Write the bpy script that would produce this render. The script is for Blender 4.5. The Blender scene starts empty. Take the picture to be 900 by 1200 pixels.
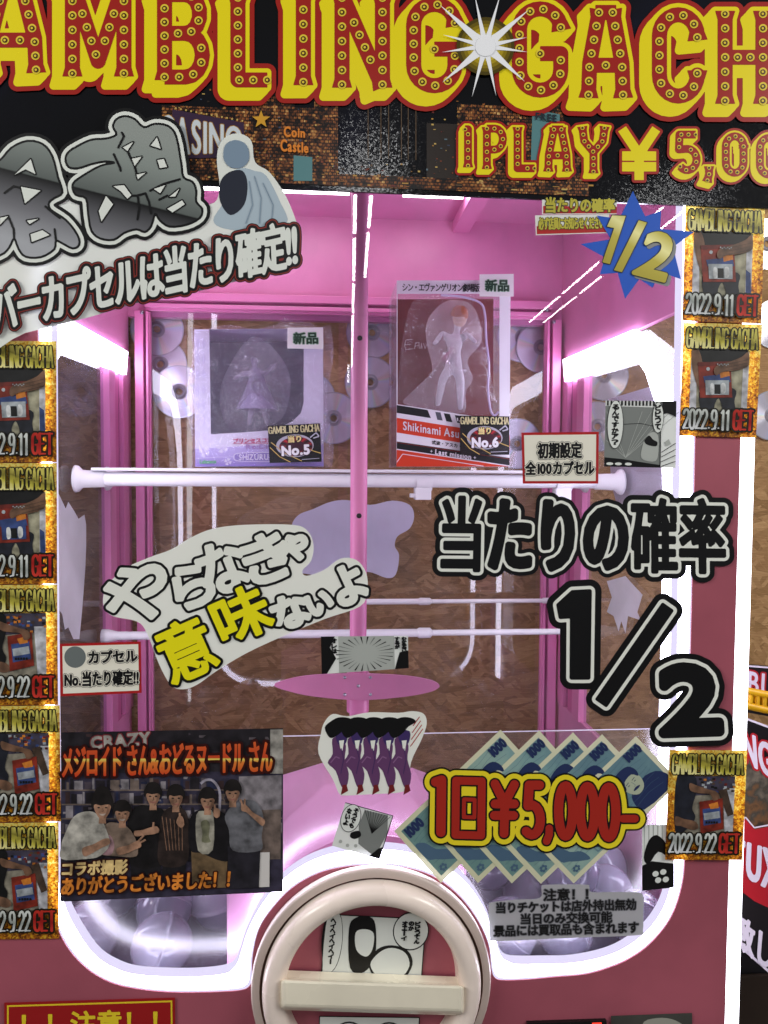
import bpy, bmesh, math, random
import numpy as np
from mathutils import Vector, Matrix

sc = bpy.context.scene
COL = sc.collection
R_ = math.radians

# ------------------------------------------------------------------ camera
CAM = np.array([0.0, -1.0, 1.35])
YAW, PITCH, ROLL = R_(4.472), R_(2.59), R_(-0.348)
F = 900.0                                  # focal length in photo pixels (photo is 900 x 1200)


def cam_axes():
    cy, sy, cp, sp = math.cos(YAW), math.sin(YAW), math.cos(PITCH), math.sin(PITCH)
    fwd = np.array([sy * cp, cy * cp, -sp])
    right = np.array([cy, -sy, 0.0])
    down = np.cross(fwd, right)
    r = math.cos(ROLL) * right + math.sin(ROLL) * down
    d = -math.sin(ROLL) * right + math.cos(ROLL) * down
    return r, d, fwd


CR, CD, CF = cam_axes()
cam_data = bpy.data.cameras.new("camera")
cam_data.sensor_fit = 'HORIZONTAL'
cam_data.angle = 2 * math.atan(450 / F)
cam_data.clip_start, cam_data.clip_end = 0.01, 60
cam = bpy.data.objects.new("camera", cam_data)
M = Matrix.Identity(4)
for i in range(3):
    M[i][0], M[i][1], M[i][2], M[i][3] = CR[i], -CD[i], -CF[i], CAM[i]
cam.matrix_world = M
COL.objects.link(cam)
sc.camera = cam

# ------------------------------------------------------------------ world, lamps, exposure
world = bpy.data.worlds.new("World")
sc.world = world
world.use_nodes = True
bg = world.node_tree.nodes["Background"]
bg.inputs[0].default_value = (0.95, 0.97, 1.0, 1)
bg.inputs[1].default_value = 0.16
sc.view_settings.view_transform = 'Standard'
sc.view_settings.look = 'None'
sc.view_settings.exposure = 0.0
sc.view_settings.gamma = 1.0
sc.cycles.max_bounces = 10
sc.cycles.transparent_max_bounces = 24
sc.cycles.caustics_reflective = False
sc.cycles.caustics_refractive = False
sc.cycles.use_denoising = True


def area_lamp(name, loc, rot, sx, sy, energy, color=(1, 1, 1)):
    l = bpy.data.lights.new(name, 'AREA')
    l.shape = 'RECTANGLE'
    l.size, l.size_y, l.energy, l.color = sx, sy, energy, color
    o = bpy.data.objects.new(name, l)
    o.location, o.rotation_euler = loc, rot
    COL.objects.link(o)
    return o


# added fill lamps at both sides, then twin ceiling fluorescent rows behind the viewer
area_lamp("fill_lamp", (-2.5, -1.55, 2.75), (R_(60), 0, R_(-55)), 1.6, 0.5, 66, (1.0, 0.99, 0.95))
area_lamp("fill_lamp", (2.7, -1.55, 2.75), (R_(60), 0, R_(55)), 1.6, 0.5, 66, (1.0, 0.99, 0.95))
for x_, ys in ((1.61, (-2.9, -3.9, -4.9)), (1.73, (-2.9, -3.9, -4.9)), (0.137, (-2.7, -3.7, -4.7, -5.7, -6.7, -7.7)), (0.21, (-2.6, -3.6))):
    for y_ in ys:
        area_lamp("fluorescent_lamp", (x_ + 0.033 * (-y_ - 2.5), y_, 2.65), (0, 0, 0.033), 0.018, 0.93, 2.2, (1, 1, 1))


# ------------------------------------------------------------------ photo pixel -> point on a real plane of the place
def ray(px, py):
    d = CF * F + CR * (px - 450.0) + CD * (py - 600.0)
    return d


def W(px, py, Y):
    d = ray(px, py)
    t = (Y - CAM[1]) / d[1]
    return CAM + d * t


def WX(px, py, X):
    d = ray(px, py)
    t = (X - CAM[0]) / d[0]
    return CAM + d * t


def WZ(px, py, Z):
    d = ray(px, py)
    return CAM + d * ((Z - CAM[2]) / d[2])


# ------------------------------------------------------------------ materials
def lin(c):
    out = []
    for v in c[:3]:
        v = v / 255.0
        out.append(v / 12.92 if v <= 0.04045 else ((v + 0.055) / 1.055) ** 2.4)
    return tuple(out) + (1.0,)


class NT:
    def __init__(s, name):
        s.m = bpy.data.materials.new(name)
        s.m.use_nodes = True
        s.t = s.m.node_tree
        s.t.nodes.clear()
        s.out = s.n('ShaderNodeOutputMaterial')

    def n(s, typ, **kw):
        nd = s.t.nodes.new(typ)
        for k, v in kw.items():
            if k.startswith('i_'):
                nd.inputs[k[2:].replace('_', ' ')].default_value = v
            else:
                setattr(nd, k, v)
        return nd

    def l(s, a, b):
        s.t.links.new(a, b)

    def coords(s, scale=(1, 1, 1), rot=(0, 0, 0), loc=(0, 0, 0)):
        tc = s.n('ShaderNodeTexCoord')
        mp = s.n('ShaderNodeMapping')
        mp.inputs['Scale'].default_value = scale
        mp.inputs['Rotation'].default_value = rot
        mp.inputs['Location'].default_value = loc
        s.l(tc.outputs['Object'], mp.inputs['Vector'])
        return mp.outputs['Vector']

    def ramp(s, fac, stops, interp='LINEAR'):
        r = s.n('ShaderNodeValToRGB')
        r.color_ramp.interpolation = interp
        e = r.color_ramp.elements
        while len(e) < len(stops):
            e.new(0.5)
        for el, (p, c) in zip(e, stops):
            el.position = p
            el.color = lin(c)
        s.l(fac, r.inputs['Fac'])
        return r.outputs['Color']

    def bsdf(s, rough=0.5, metal=0.0, spec=0.5, color=None, col_socket=None, alpha=1.0):
        b = s.n('ShaderNodeBsdfPrincipled')
        b.inputs['Roughness'].default_value = rough
        b.inputs['Metallic'].default_value = metal
        b.inputs['Specular IOR Level'].default_value = spec
        b.inputs['Alpha'].default_value = alpha
        if color is not None:
            b.inputs['Base Color'].default_value = lin(color)
        if col_socket is not None:
            s.l(col_socket, b.inputs['Base Color'])
        return b

    def finish(s, shader):
        s.l(shader, s.out.inputs['Surface'])
        return s.m


MATS = {}


def P(name, color, rough=0.45, metal=0.0, spec=0.4, trans=0.0, alpha=1.0, mottle=0.0, bump=0.0, bscale=200.0):
    """plain surface; trans = share of light the printed film lets through; mottle = faint unevenness"""
    if name in MATS:
        return MATS[name]
    t = NT(name)
    b = t.bsdf(rough, metal, spec, color, alpha=alpha)
    mscale = 9.0
    if name.startswith(('photo_', 'poster_')) and not mottle:      # printed photographs: uneven tone within each patch
        mottle, mscale = 0.34, 75.0
    if mottle:
        nz = t.n('ShaderNodeTexNoise')
        nz.inputs['Scale'].default_value = mscale
        nz.inputs['Detail'].default_value = 8.0
        t.l(t.coords(), nz.inputs['Vector'])
        c2 = tuple(max(0, v * (1 - mottle)) for v in color)
        c3 = tuple(min(255, v * (1 + mottle * 0.5)) for v in color)
        t.l(t.ramp(nz.outputs['Fac'], [(0.3, c2), (0.7, c3)]), b.inputs['Base Color'])
        mr = t.n('ShaderNodeMapRange')
        mr.inputs['To Min'].default_value = rough * 0.8
        mr.inputs['To Max'].default_value = min(1, rough * 1.25)
        t.l(nz.outputs['Fac'], mr.inputs['Value'])
        t.l(mr.outputs[0], b.inputs['Roughness'])
    if bump:
        nb = t.n('ShaderNodeTexNoise')
        nb.inputs['Scale'].default_value = bscale
        t.l(t.coords(), nb.inputs['Vector'])
        bp = t.n('ShaderNodeBump')
        bp.inputs['Strength'].default_value = bump
        bp.inputs['Distance'].default_value = 0.001
        t.l(nb.outputs['Fac'], bp.inputs['Height'])
        t.l(bp.outputs['Normal'], b.inputs['Normal'])
    sh = b.outputs[0]
    if trans:
        tr = t.n('ShaderNodeBsdfTranslucent')
        tr.inputs[0].default_value = lin(color)
        mx = t.n('ShaderNodeMixShader')
        mx.inputs[0].default_value = trans
        t.l(b.outputs[0], mx.inputs[1])
        t.l(tr.outputs[0], mx.inputs[2])
        sh = mx.outputs[0]
    MATS[name] = t.finish(sh)
    return MATS[name]


def glow(name, color, strength):
    if name in MATS:
        return MATS[name]
    t = NT(name)
    e = t.n('ShaderNodeEmission')
    e.inputs[0].default_value = (*color, 1)
    e.inputs[1].default_value = strength
    MATS[name] = t.finish(e.outputs[0])
    return MATS[name]


def clear(name, tint=(255, 255, 255), refl0=0.045, refl1=0.7, rough=0.0, haze=0.0, haze_col=(220, 220, 235), bump=0.0, bscale=30.0, smudge_glare=0.0):
    """thin clear sheet: passes light straight through, mirrors a few per cent, optional milky haze"""
    if name in MATS:
        return MATS[name]
    t = NT(name)
    tr = t.n('ShaderNodeBsdfTransparent')
    tr.inputs[0].default_value = lin(tint)
    base = tr.outputs[0]
    if haze or smudge_glare:
        df = t.n('ShaderNodeBsdfDiffuse')
        df.inputs[0].default_value = lin(haze_col)
        tl = t.n('ShaderNodeBsdfTranslucent')
        tl.inputs[0].default_value = lin(haze_col)
        ad = t.n('ShaderNodeMixShader')
        ad.inputs[0].default_value = 0.5
        t.l(df.outputs[0], ad.inputs[1])
        t.l(tl.outputs[0], ad.inputs[2])
        mh = t.n('ShaderNodeMixShader')
        mh.inputs[0].default_value = haze
        if smudge_glare:                          # wiping marks, and painted haze for faint room reflections
            sn = t.n('ShaderNodeTexNoise')
            sn.inputs['Scale'].default_value = 1.0
            sn.inputs['Detail'].default_value = 7
            sn.inputs['Roughness'].default_value = 0.65
            sn.inputs['Distortion'].default_value = 0.8
            t.l(t.coords(scale=(9, 1, 4), rot=(0, 0.5, 0)), sn.inputs['Vector'])
            sm = t.n('ShaderNodeMapRange')
            sm.inputs['From Min'].default_value = 0.45
            sm.inputs['From Max'].default_value = 0.8
            sm.inputs['To Max'].default_value = smudge_glare
            t.l(sn.outputs['Fac'], sm.inputs['Value'])
            t.l(sm.outputs[0], mh.inputs[0])
        t.l(base, mh.inputs[1])
        t.l(ad.outputs[0], mh.inputs[2])
        base = mh.outputs[0]
    gl = t.n('ShaderNodeBsdfGlossy')
    gl.inputs['Roughness'].default_value = rough
    lw = t.n('ShaderNodeLayerWeight')
    if bump:
        nb = t.n('ShaderNodeTexNoise')
        nb.inputs['Scale'].default_value = bscale
        nb.inputs['Detail'].default_value = 3
        nb.inputs['Distortion'].default_value = 1.5
        t.l(t.coords(), nb.inputs['Vector'])
        bp = t.n('ShaderNodeBump')
        bp.inputs['Strength'].default_value = bump
        bp.inputs['Distance'].default_value = 0.02
        t.l(nb.outputs['Fac'], bp.inputs['Height'])
        t.l(bp.outputs['Normal'], gl.inputs['Normal'])
    pw = t.n('ShaderNodeMath', operation='POWER')
    t.l(lw.outputs['Facing'], pw.inputs[0])
    pw.inputs[1].default_value = 4.0
    ma = t.n('ShaderNodeMath', operation='MULTIPLY_ADD')
    t.l(pw.outputs[0], ma.inputs[0])
    ma.inputs[1].default_value = refl1
    ma.inputs[2].default_value = refl0
    mx = t.n('ShaderNodeMixShader')
    t.l(ma.outputs[0], mx.inputs[0])
    t.l(base, mx.inputs[1])
    t.l(gl.outputs[0], mx.inputs[2])
    MATS[name] = t.finish(mx.outputs[0])
    return MATS[name]


def gradient(name, stops, zspan, dirn=(0, 0, 1), rough=0.35, trans=0.0, metal=0.0, noise=0.0, nscale=60.0, bump=0.0, spec=0.4):
    """a printed colour run along one direction of the object (metres, object coordinates)"""
    if name in MATS:
        return MATS[name]
    t = NT(name)
    v = t.coords()
    dp = t.n('ShaderNodeVectorMath', operation='DOT_PRODUCT')
    t.l(v, dp.inputs[0])
    dp.inputs[1].default_value = dirn
    mr = t.n('ShaderNodeMapRange')
    mr.inputs['From Min'].default_value = -zspan / 2
    mr.inputs['From Max'].default_value = zspan / 2
    t.l(dp.outputs['Value'], mr.inputs['Value'])
    fac = mr.outputs[0]
    nz = None
    if noise or bump:
        nz = t.n('ShaderNodeTexNoise')
        nz.inputs['Scale'].default_value = nscale
        nz.inputs['Detail'].default_value = 4
        t.l(v, nz.inputs['Vector'])
    if noise:
        a = t.n('ShaderNodeMath', operation='MULTIPLY_ADD')
        t.l(nz.outputs['Fac'], a.inputs[0])
        a.inputs[1].default_value = noise
        sb = t.n('ShaderNodeMath', operation='ADD')
        sb.inputs[1].default_value = -noise / 2
        t.l(fac, sb.inputs[0])
        t.l(sb.outputs[0], a.inputs[2])
        fac = a.outputs[0]
    c = t.ramp(fac, stops)
    b = t.bsdf(rough, metal, spec, col_socket=c)
    if bump:
        bp = t.n('ShaderNodeBump')
        bp.inputs['Strength'].default_value = bump
        bp.inputs['Distance'].default_value = 0.001
        t.l(nz.outputs['Fac'], bp.inputs['Height'])
        t.l(bp.outputs['Normal'], b.inputs['Normal'])
    sh = b.outputs[0]
    if trans:
        tr = t.n('ShaderNodeBsdfTranslucent')
        t.l(c, tr.inputs[0])
        mx = t.n('ShaderNodeMixShader')
        mx.inputs[0].default_value = trans
        t.l(b.outputs[0], mx.inputs[1])
        t.l(tr.outputs[0], mx.inputs[2])
        sh = mx.outputs[0]
    MATS[name] = t.finish(sh)
    return MATS[name]


def chipboard():
    t = NT('chipboard')
    cols = []
    base = t.n('ShaderNodeTexCoord')
    wob = t.n('ShaderNodeTexNoise')
    wob.inputs['Scale'].default_value = 6.0
    t.l(base.outputs['Object'], wob.inputs['Vector'])
    facs = []
    for rot, sc_, sd in ((0.8, (19, 1, 84), 0.0), (-0.75, (21, 1, 94), 3.7), (0.1, (16, 1, 74), 9.1)):
        mp = t.n('ShaderNodeMapping')
        mp.inputs['Scale'].default_value = sc_
        mp.inputs['Location'].default_value = (sd, 0, sd)
        rt = t.n('ShaderNodeMapping')
        rt.inputs['Rotation'].default_value = (0, rot, 0)
        ad = t.n('ShaderNodeVectorMath', operation='MULTIPLY_ADD')
        t.l(wob.outputs['Color'], ad.inputs[0])
        ad.inputs[1].default_value = (0.05, 0, 0.05)
        t.l(base.outputs['Object'], ad.inputs[2])
        t.l(ad.outputs[0], rt.inputs['Vector'])
        t.l(rt.outputs[0], mp.inputs['Vector'])
        vo = t.n('ShaderNodeTexVoronoi')
        vo.inputs['Scale'].default_value = 1.0
        vo.inputs['Randomness'].default_value = 1.0
        t.l(mp.outputs[0], vo.inputs['Vector'])
        sp = t.n('ShaderNodeSeparateColor')
        t.l(vo.outputs['Color'], sp.inputs[0])
        facs.append((sp.outputs[0], sp.outputs[1], vo.outputs['Distance']))
    mix1 = t.n('ShaderNodeMath', operation='GREATER_THAN')
    t.l(facs[1][1], mix1.inputs[0])
    mix1.inputs[1].default_value = 0.5
    m1 = t.n('ShaderNodeMix', data_type='FLOAT')
    t.l(mix1.outputs[0], m1.inputs[0])
    t.l(facs[0][0], m1.inputs[2])
    t.l(facs[1][0], m1.inputs[3])
    g2 = t.n('ShaderNodeMath', operation='GREATER_THAN')
    t.l(facs[2][1], g2.inputs[0])
    g2.inputs[1].default_value = 0.66
    m2 = t.n('ShaderNodeMix', data_type='FLOAT')
    t.l(g2.outputs[0], m2.inputs[0])
    t.l(m1.outputs[0], m2.inputs[2])
    t.l(facs[2][0], m2.inputs[3])
    gr = t.n('ShaderNodeTexNoise')
    gr.inputs['Scale'].default_value = 1.0
    gr.inputs['Detail'].default_value = 6
    mp = t.n('ShaderNodeMapping')
    mp.inputs['Scale'].default_value = (35, 1, 320)
    t.l(base.outputs['Object'], mp.inputs['Vector'])
    t.l(mp.outputs[0], gr.inputs['Vector'])
    ad = t.n('ShaderNodeMath', operation='MULTIPLY_ADD')
    t.l(gr.outputs['Fac'], ad.inputs[0])
    ad.inputs[1].default_value = 1.1
    mlow = t.n('ShaderNodeMath', operation='MULTIPLY_ADD')
    t.l(m2.outputs[0], mlow.inputs[0])
    mlow.inputs[1].default_value = 0.8
    mlow.inputs[2].default_value = 0.1
    t.l(mlow.outputs[0], ad.inputs[2])
    sc2 = t.n('ShaderNodeMath', operation='MULTIPLY')
    t.l(ad.outputs[0], sc2.inputs[0])
    sc2.inputs[1].default_value = 0.62
    c = t.ramp(sc2.outputs[0], [(0.2, (114, 86, 52)), (0.5, (148, 114, 72)), (0.73, (166, 130, 86)), (1.0, (190, 154, 106))])
    b = t.bsdf(0.75, 0, 0.25, col_socket=c)
    bp = t.n('ShaderNodeBump')
    bp.inputs['Strength'].default_value = 0.5
    bp.inputs['Distance'].default_value = 0.002
    t.l(ad.outputs[0], bp.inputs['Height'])
    t.l(bp.outputs['Normal'], b.inputs['Normal'])
    return t.finish(b.outputs[0])


def glitter():
    """gold glitter print of the winner cards: pale yellow at the top, orange flakes lower down"""
    if 'gold_glitter' in MATS:
        return MATS['gold_glitter']
    t = NT('gold_glitter')
    v = t.coords()
    nz = t.n('ShaderNodeTexNoise')
    nz.inputs['Scale'].default_value = 150
    nz.inputs['Detail'].default_value = 3
    t.l(v, nz.inputs['Vector'])
    vo = t.n('ShaderNodeTexVoronoi')
    vo.inputs['Scale'].default_value = 520
    t.l(v, vo.inputs['Vector'])
    sp = t.n('ShaderNodeSeparateColor')
    t.l(vo.outputs['Color'], sp.inputs[0])
    sx = t.n('ShaderNodeSeparateXYZ')
    t.l(v, sx.inputs[0])
    mr = t.n('ShaderNodeMapRange')
    mr.inputs['From Min'].default_value = -0.03
    mr.inputs['From Max'].default_value = 0.075
    mr.inputs['To Min'].default_value = -0.16
    mr.inputs['To Max'].default_value = 0.22
    t.l(sx.outputs['Z'], mr.inputs['Value'])
    a = t.n('ShaderNodeMath', operation='MULTIPLY_ADD')
    t.l(sp.outputs[0], a.inputs[0])
    a.inputs[1].default_value = 0.38
    t.l(mr.outputs[0], a.inputs[2])
    a2 = t.n('ShaderNodeMath', operation='MULTIPLY_ADD')
    t.l(nz.outputs['Fac'], a2.inputs[0])
    a2.inputs[1].default_value = 0.9
    t.l(a.outputs[0], a2.inputs[2])
    c = t.ramp(a2.outputs[0], [(0.3, (92, 46, 8)), (0.52, (176, 104, 20)), (0.72, (208, 158, 36)), (0.95, (224, 208, 110))])
    b = t.bsdf(0.4, 0.0, 0.4, col_socket=c)
    tr = t.n('ShaderNodeBsdfTranslucent')
    t.l(c, tr.inputs[0])
    mx = t.n('ShaderNodeMixShader')
    mx.inputs[0].default_value = 0.16
    t.l(b.outputs[0], mx.inputs[1])
    t.l(tr.outputs[0], mx.inputs[2])
    MATS['gold_glitter'] = t.finish(mx.outputs[0])
    return MATS['gold_glitter']


def disc_metal():
    t = NT('mirror_disc')
    v = t.coords()
    g = t.n('ShaderNodeTexGradient', gradient_type='RADIAL')  # rainbow sheen of the disc painted into its base colour by angle
    mp = t.n('ShaderNodeMapping')
    mp.inputs['Rotation'].default_value = (R_(90), 0, 0)
    t.l(v, mp.inputs['Vector'])
    t.l(mp.outputs[0], g.inputs['Vector'])
    mu = t.n('ShaderNodeMath', operation='MULTIPLY')
    t.l(g.outputs['Fac'], mu.inputs[0])
    mu.inputs[1].default_value = 4.0
    fr = t.n('ShaderNodeMath', operation='FRACT')
    t.l(mu.outputs[0], fr.inputs[0])
    c = t.ramp(fr.outputs[0], [(0.0, (206, 204, 214)), (0.25, (216, 214, 226)), (0.40, (214, 204, 198)), (0.47, (226, 202, 202)),
                               (0.53, (202, 222, 202)), (0.60, (200, 210, 234)), (0.75, (212, 208, 222)), (1.0, (206, 204, 214))])
    b = t.bsdf(0.22, 0.45, 0.5, col_socket=c)
    b.inputs['Anisotropic'].default_value = 0.85
    tg = t.n('ShaderNodeTangent', direction_type='RADIAL', axis='Y')
    t.l(tg.outputs[0], b.inputs['Tangent'])
    return t.finish(b.outputs[0])


# ------------------------------------------------------------------ objects
def thing(name, label, cat, loc, group=None, kind=None):
    o = bpy.data.objects.new(name, None)
    o.empty_display_size = 0.02
    o.location = Vector(loc)
    COL.objects.link(o)
    o['label'], o['category'] = label, cat
    if group:
        o['group'] = group
    if kind:
        o['kind'] = kind
    return o


def origin_of(o):
    p = Vector((0, 0, 0))
    while o is not None:
        p = p + o.location
        o = o.parent
    return p


class MB:
    """collects faces in world coordinates; build() links them as ONE mesh object"""

    def __init__(s):
        s.v, s.f, s.m, s.s, s.mats = [], [], [], [], []

    def mat(s, m):
        if m not in s.mats:
            s.mats.append(m)
        return s.mats.index(m)

    def raw(s, vs, fs, m, smooth=False):
        k = len(s.v)
        s.v += [tuple(map(float, p)) for p in vs]
        mi = s.mat(m)
        for f in fs:
            s.f.append([i + k for i in f])
            s.m.append(mi)
            s.s.append(smooth)
        return s

    def face(s, vs, m):
        return s.raw(vs, [list(range(len(vs)))], m)

    def prism(s, vs, off, m, mside=None, back=True):
        """outline (3D points) swept by the vector off"""
        n = len(vs)
        off = np.array(off)
        v2 = [np.array(p) + off for p in vs]
        s.raw(vs, [list(range(n))], m)
        s.raw(list(vs) + v2, [[i, (i + 1) % n, n + (i + 1) % n, n + i] for i in range(n)], mside or m)
        if back:
            s.raw(v2, [list(range(n))[::-1]], mside or m)
        return s

    def box(s, lo, hi, m, bev=0.0):
        bm = bmesh.new()
        bmesh.ops.create_cube(bm, size=1)
        for v in bm.verts:
            v.co = [lo[i] + (v.co[i] + 0.5) * (hi[i] - lo[i]) for i in range(3)]
        if bev:
            bmesh.ops.bevel(bm, geom=bm.edges[:], offset=bev, segments=2, affect='EDGES', profile=0.6)
        bm.verts.index_update()
        s.raw([v.co[:] for v in bm.verts], [[v.index for v in f.verts] for f in bm.faces], m)
        bm.free()
        return s

    def tube(s, pts, r, m, n=16, caps=True, radii=None):
        pts = [np.array(p, float) for p in pts]
        rings = []
        for i, p in enumerate(pts):
            a = pts[max(0, i - 1)]
            b = pts[min(len(pts) - 1, i + 1)]
            d = (b - a) / np.linalg.norm(b - a)
            up = np.array([0, 0, 1.0]) if abs(d[2]) < 0.9 else np.array([1.0, 0, 0])
            u = np.cross(d, up)
            u /= np.linalg.norm(u)
            w = np.cross(d, u)
            rr = radii[i] if radii else r
            rings += [p + rr * (math.cos(2 * math.pi * k / n) * u + math.sin(2 * math.pi * k / n) * w) for k in range(n)]
        fs = []
        for i in range(len(pts) - 1):
            for k in range(n):
                fs.append([i * n + k, i * n + (k + 1) % n, (i + 1) * n + (k + 1) % n, (i + 1) * n + k])
        s.raw(rings, fs, m, True)
        if caps:
            s.raw(rings[:n], [list(range(n))[::-1]], m)
            s.raw(rings[-n:], [list(range(n))], m)
        return s

    def lathe(s, c, axis, prof, m, n=48, smooth=True):
        """prof: (radius, height along axis) pairs"""
        c = np.array(c, float)
        ax = np.array(axis, float)
        ax /= np.linalg.norm(ax)
        up = np.array([0, 0, 1.0]) if abs(ax[2]) < 0.9 else np.array([1.0, 0, 0])
        u = np.cross(ax, up)
        u /= np.linalg.norm(u)
        w = np.cross(ax, u)
        vs, fs = [], []
        for r, h in prof:
            for k in range(n):
                a = 2 * math.pi * k / n
                vs.append(c + ax * h + r * (math.cos(a) * u + math.sin(a) * w))
        for i in range(len(prof) - 1):
            for k in range(n):
                fs.append([i * n + k, i * n + (k + 1) % n, (i + 1) * n + (k + 1) % n, (i + 1) * n + k])
        s.raw(vs, fs, m, smooth)
        return s

    def build(s, name, parent=None, origin=None, bevel=0.0, label=None):
        me = bpy.data.meshes.new(name)
        if parent is not None:
            og = origin_of(parent)
            loc = Vector((0, 0, 0))
            if isinstance(origin, str):
                a_ = np.array(s.v)
                origin = (a_.min(axis=0) + a_.max(axis=0)) / 2
            if origin is not None:
                loc = Vector(origin) - og
                og = Vector(origin)
        else:
            og = Vector(origin) if origin is not None else Vector(np.mean(np.array(s.v), axis=0))
            loc = og
        me.from_pydata([(v[0] - og[0], v[1] - og[1], v[2] - og[2]) for v in s.v], [], s.f)
        for m in s.mats:
            me.materials.append(m)
        me.polygons.foreach_set('material_index', s.m)
        me.polygons.foreach_set('use_smooth', s.s)
        me.update()
        o = bpy.data.objects.new(name, me)
        COL.objects.link(o)
        o.parent = parent
        o.location = loc
        if bevel:
            md = o.modifiers.new('bevel', 'BEVEL')
            md.width, md.segments, md.limit_method = bevel, 2, 'ANGLE'
        if label:
            o['label'] = label
        return o


# ------------------------------------------------------------------ lettering: signed distance fields of glyphs and strokes
_tc = bpy.data.curves.new('glyph', 'FONT')
_tc.resolution_u = 4
_to = bpy.data.objects.new('glyph', _tc)
COL.objects.link(_to)
_GL = {}


def glyph(ch):
    """outline segments of a character (em units, y up) and its advance"""
    if ch in _GL:
        return _GL[ch]
    if ch in ' \u3000':
        _GL[ch] = (np.zeros((0, 4)), 0.32)
        return _GL[ch]
    _tc.body = ch
    bpy.context.view_layer.update()
    dg = bpy.context.evaluated_depsgraph_get()
    ev = _to.evaluated_get(dg)
    me = ev.to_mesh()
    cnt = {}
    for p in me.polygons:
        vs = list(p.vertices)
        for i in range(len(vs)):
            a, b = vs[i], vs[(i + 1) % len(vs)]
            k = (min(a, b), max(a, b))
            cnt[k] = cnt.get(k, 0) + 1
    co = [v.co for v in me.vertices]
    seg = np.array([[co[a][0], co[a][1], co[b][0], co[b][1]] for (a, b), c in cnt.items() if c == 1])
    ev.to_mesh_clear()
    wide = ord(ch) > 0x2e80
    adv = 1.0 if wide else float(seg[:, [0, 2]].max()) + 0.10
    _GL[ch] = (seg, adv)
    return _GL[ch]


def bil(q, u, v):
    """unit square -> quad TL,TR,BR,BL (photo pixels); v down"""
    q = np.array(q, float)
    u = np.asarray(u)[..., None]
    v = np.asarray(v)[..., None]
    return (q[0] * (1 - u) + q[1] * u) * (1 - v) + (q[3] * (1 - u) + q[2] * u) * v


def text_prims(s, quad, track=0.0):
    """glyph outlines of a string with its ink box fitted to the quad"""
    x, gl = 0.0, []
    for ch in s:
        g, adv = glyph(ch)
        if len(g):
            gl.append(g + np.array([x, 0, x, 0]))
        x += adv + track
    al = np.concatenate(gl)
    x0, x1 = al[:, [0, 2]].min(), al[:, [0, 2]].max()
    y0, y1 = al[:, [1, 3]].min(), al[:, [1, 3]].max()
    out = []
    for g in gl:
        a = bil(quad, (g[:, 0] - x0) / (x1 - x0), (y1 - g[:, 1]) / (y1 - y0))
        b = bil(quad, (g[:, 2] - x0) / (x1 - x0), (y1 - g[:, 3]) / (y1 - y0))
        out.append(('segs', np.hstack([a, b])))
    return out


def rot_quad(cx, cy, w, h, deg):
    a = R_(deg)
    ux, uy = math.cos(a), math.sin(a)
    return [(cx + sx * w / 2 * ux - sy * h / 2 * uy, cy + sx * w / 2 * uy + sy * h / 2 * ux) for sx, sy in ((-1, -1), (1, -1), (1, 1), (-1, 1))]


def stroke_prims(pts, hw, closed=False, round_ends=False):
    out = []
    pts = [np.array(p, float) for p in pts]
    if closed:
        pts = pts + [pts[0]]
    for i in range(len(pts) - 1):
        a, b = pts[i], pts[i + 1]
        L = np.linalg.norm(b - a)
        if L < 1e-6:
            continue
        out.append(('box', (a + b) / 2, (b - a) / L, L / 2, hw))
    for i, p in enumerate(pts):
        if round_ends or closed or 0 < i < len(pts) - 1:
            out.append(('disc', p, hw))
    return out


def poly_prim(pts):
    p = np.array(pts, float)
    return [('segs', np.hstack([p, np.roll(p, -1, axis=0)]))]


def prim_box(p):
    if p[0] == 'segs':
        return p[1][:, [0, 2]].min(), p[1][:, [1, 3]].min(), p[1][:, [0, 2]].max(), p[1][:, [1, 3]].max()
    if p[0] == 'disc':
        return p[1][0] - p[2], p[1][1] - p[2], p[1][0] + p[2], p[1][1] + p[2]
    r = math.hypot(p[3], p[4])
    return p[1][0] - r, p[1][1] - r, p[1][0] + r, p[1][1] + r


def prim_sdf(p, X, Y):
    if p[0] == 'disc':
        return np.hypot(X - p[1][0], Y - p[1][1]) - p[2]
    if p[0] == 'box':
        dx, dy = X - p[1][0], Y - p[1][1]
        qx = np.abs(dx * p[2][0] + dy * p[2][1]) - p[3]
        qy = np.abs(-dx * p[2][1] + dy * p[2][0]) - p[4]
        return np.hypot(np.maximum(qx, 0), np.maximum(qy, 0)) + np.minimum(np.maximum(qx, qy), 0)
    S = p[1].astype(np.float32)
    x, y = X.ravel().astype(np.float32), Y.ravel().astype(np.float32)
    best = np.full(x.shape, 1e9, np.float32)
    par = np.zeros(x.shape, bool)
    for k in range(0, len(S), 24):
        s = S[k:k + 24]
        ax, ay, bx, by = s[:, 0:1], s[:, 1:2], s[:, 2:3], s[:, 3:4]
        ex, ey = bx - ax, by - ay
        l2 = ex * ex + ey * ey + 1e-12
        t = np.clip(((x - ax) * ex + (y - ay) * ey) / l2, 0, 1)
        dd = (x - ax - t * ex) ** 2 + (y - ay - t * ey) ** 2
        best = np.minimum(best, dd.min(axis=0))
        cr = ((ay > y) != (by > y)) & (x < ex * (y - ay) / np.where(by == ay, 1e-9, by - ay) + ax)
        par ^= (cr.sum(axis=0) % 2).astype(bool)
    d = np.sqrt(best)
    return np.where(par, -d, d).reshape(X.shape)


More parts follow.
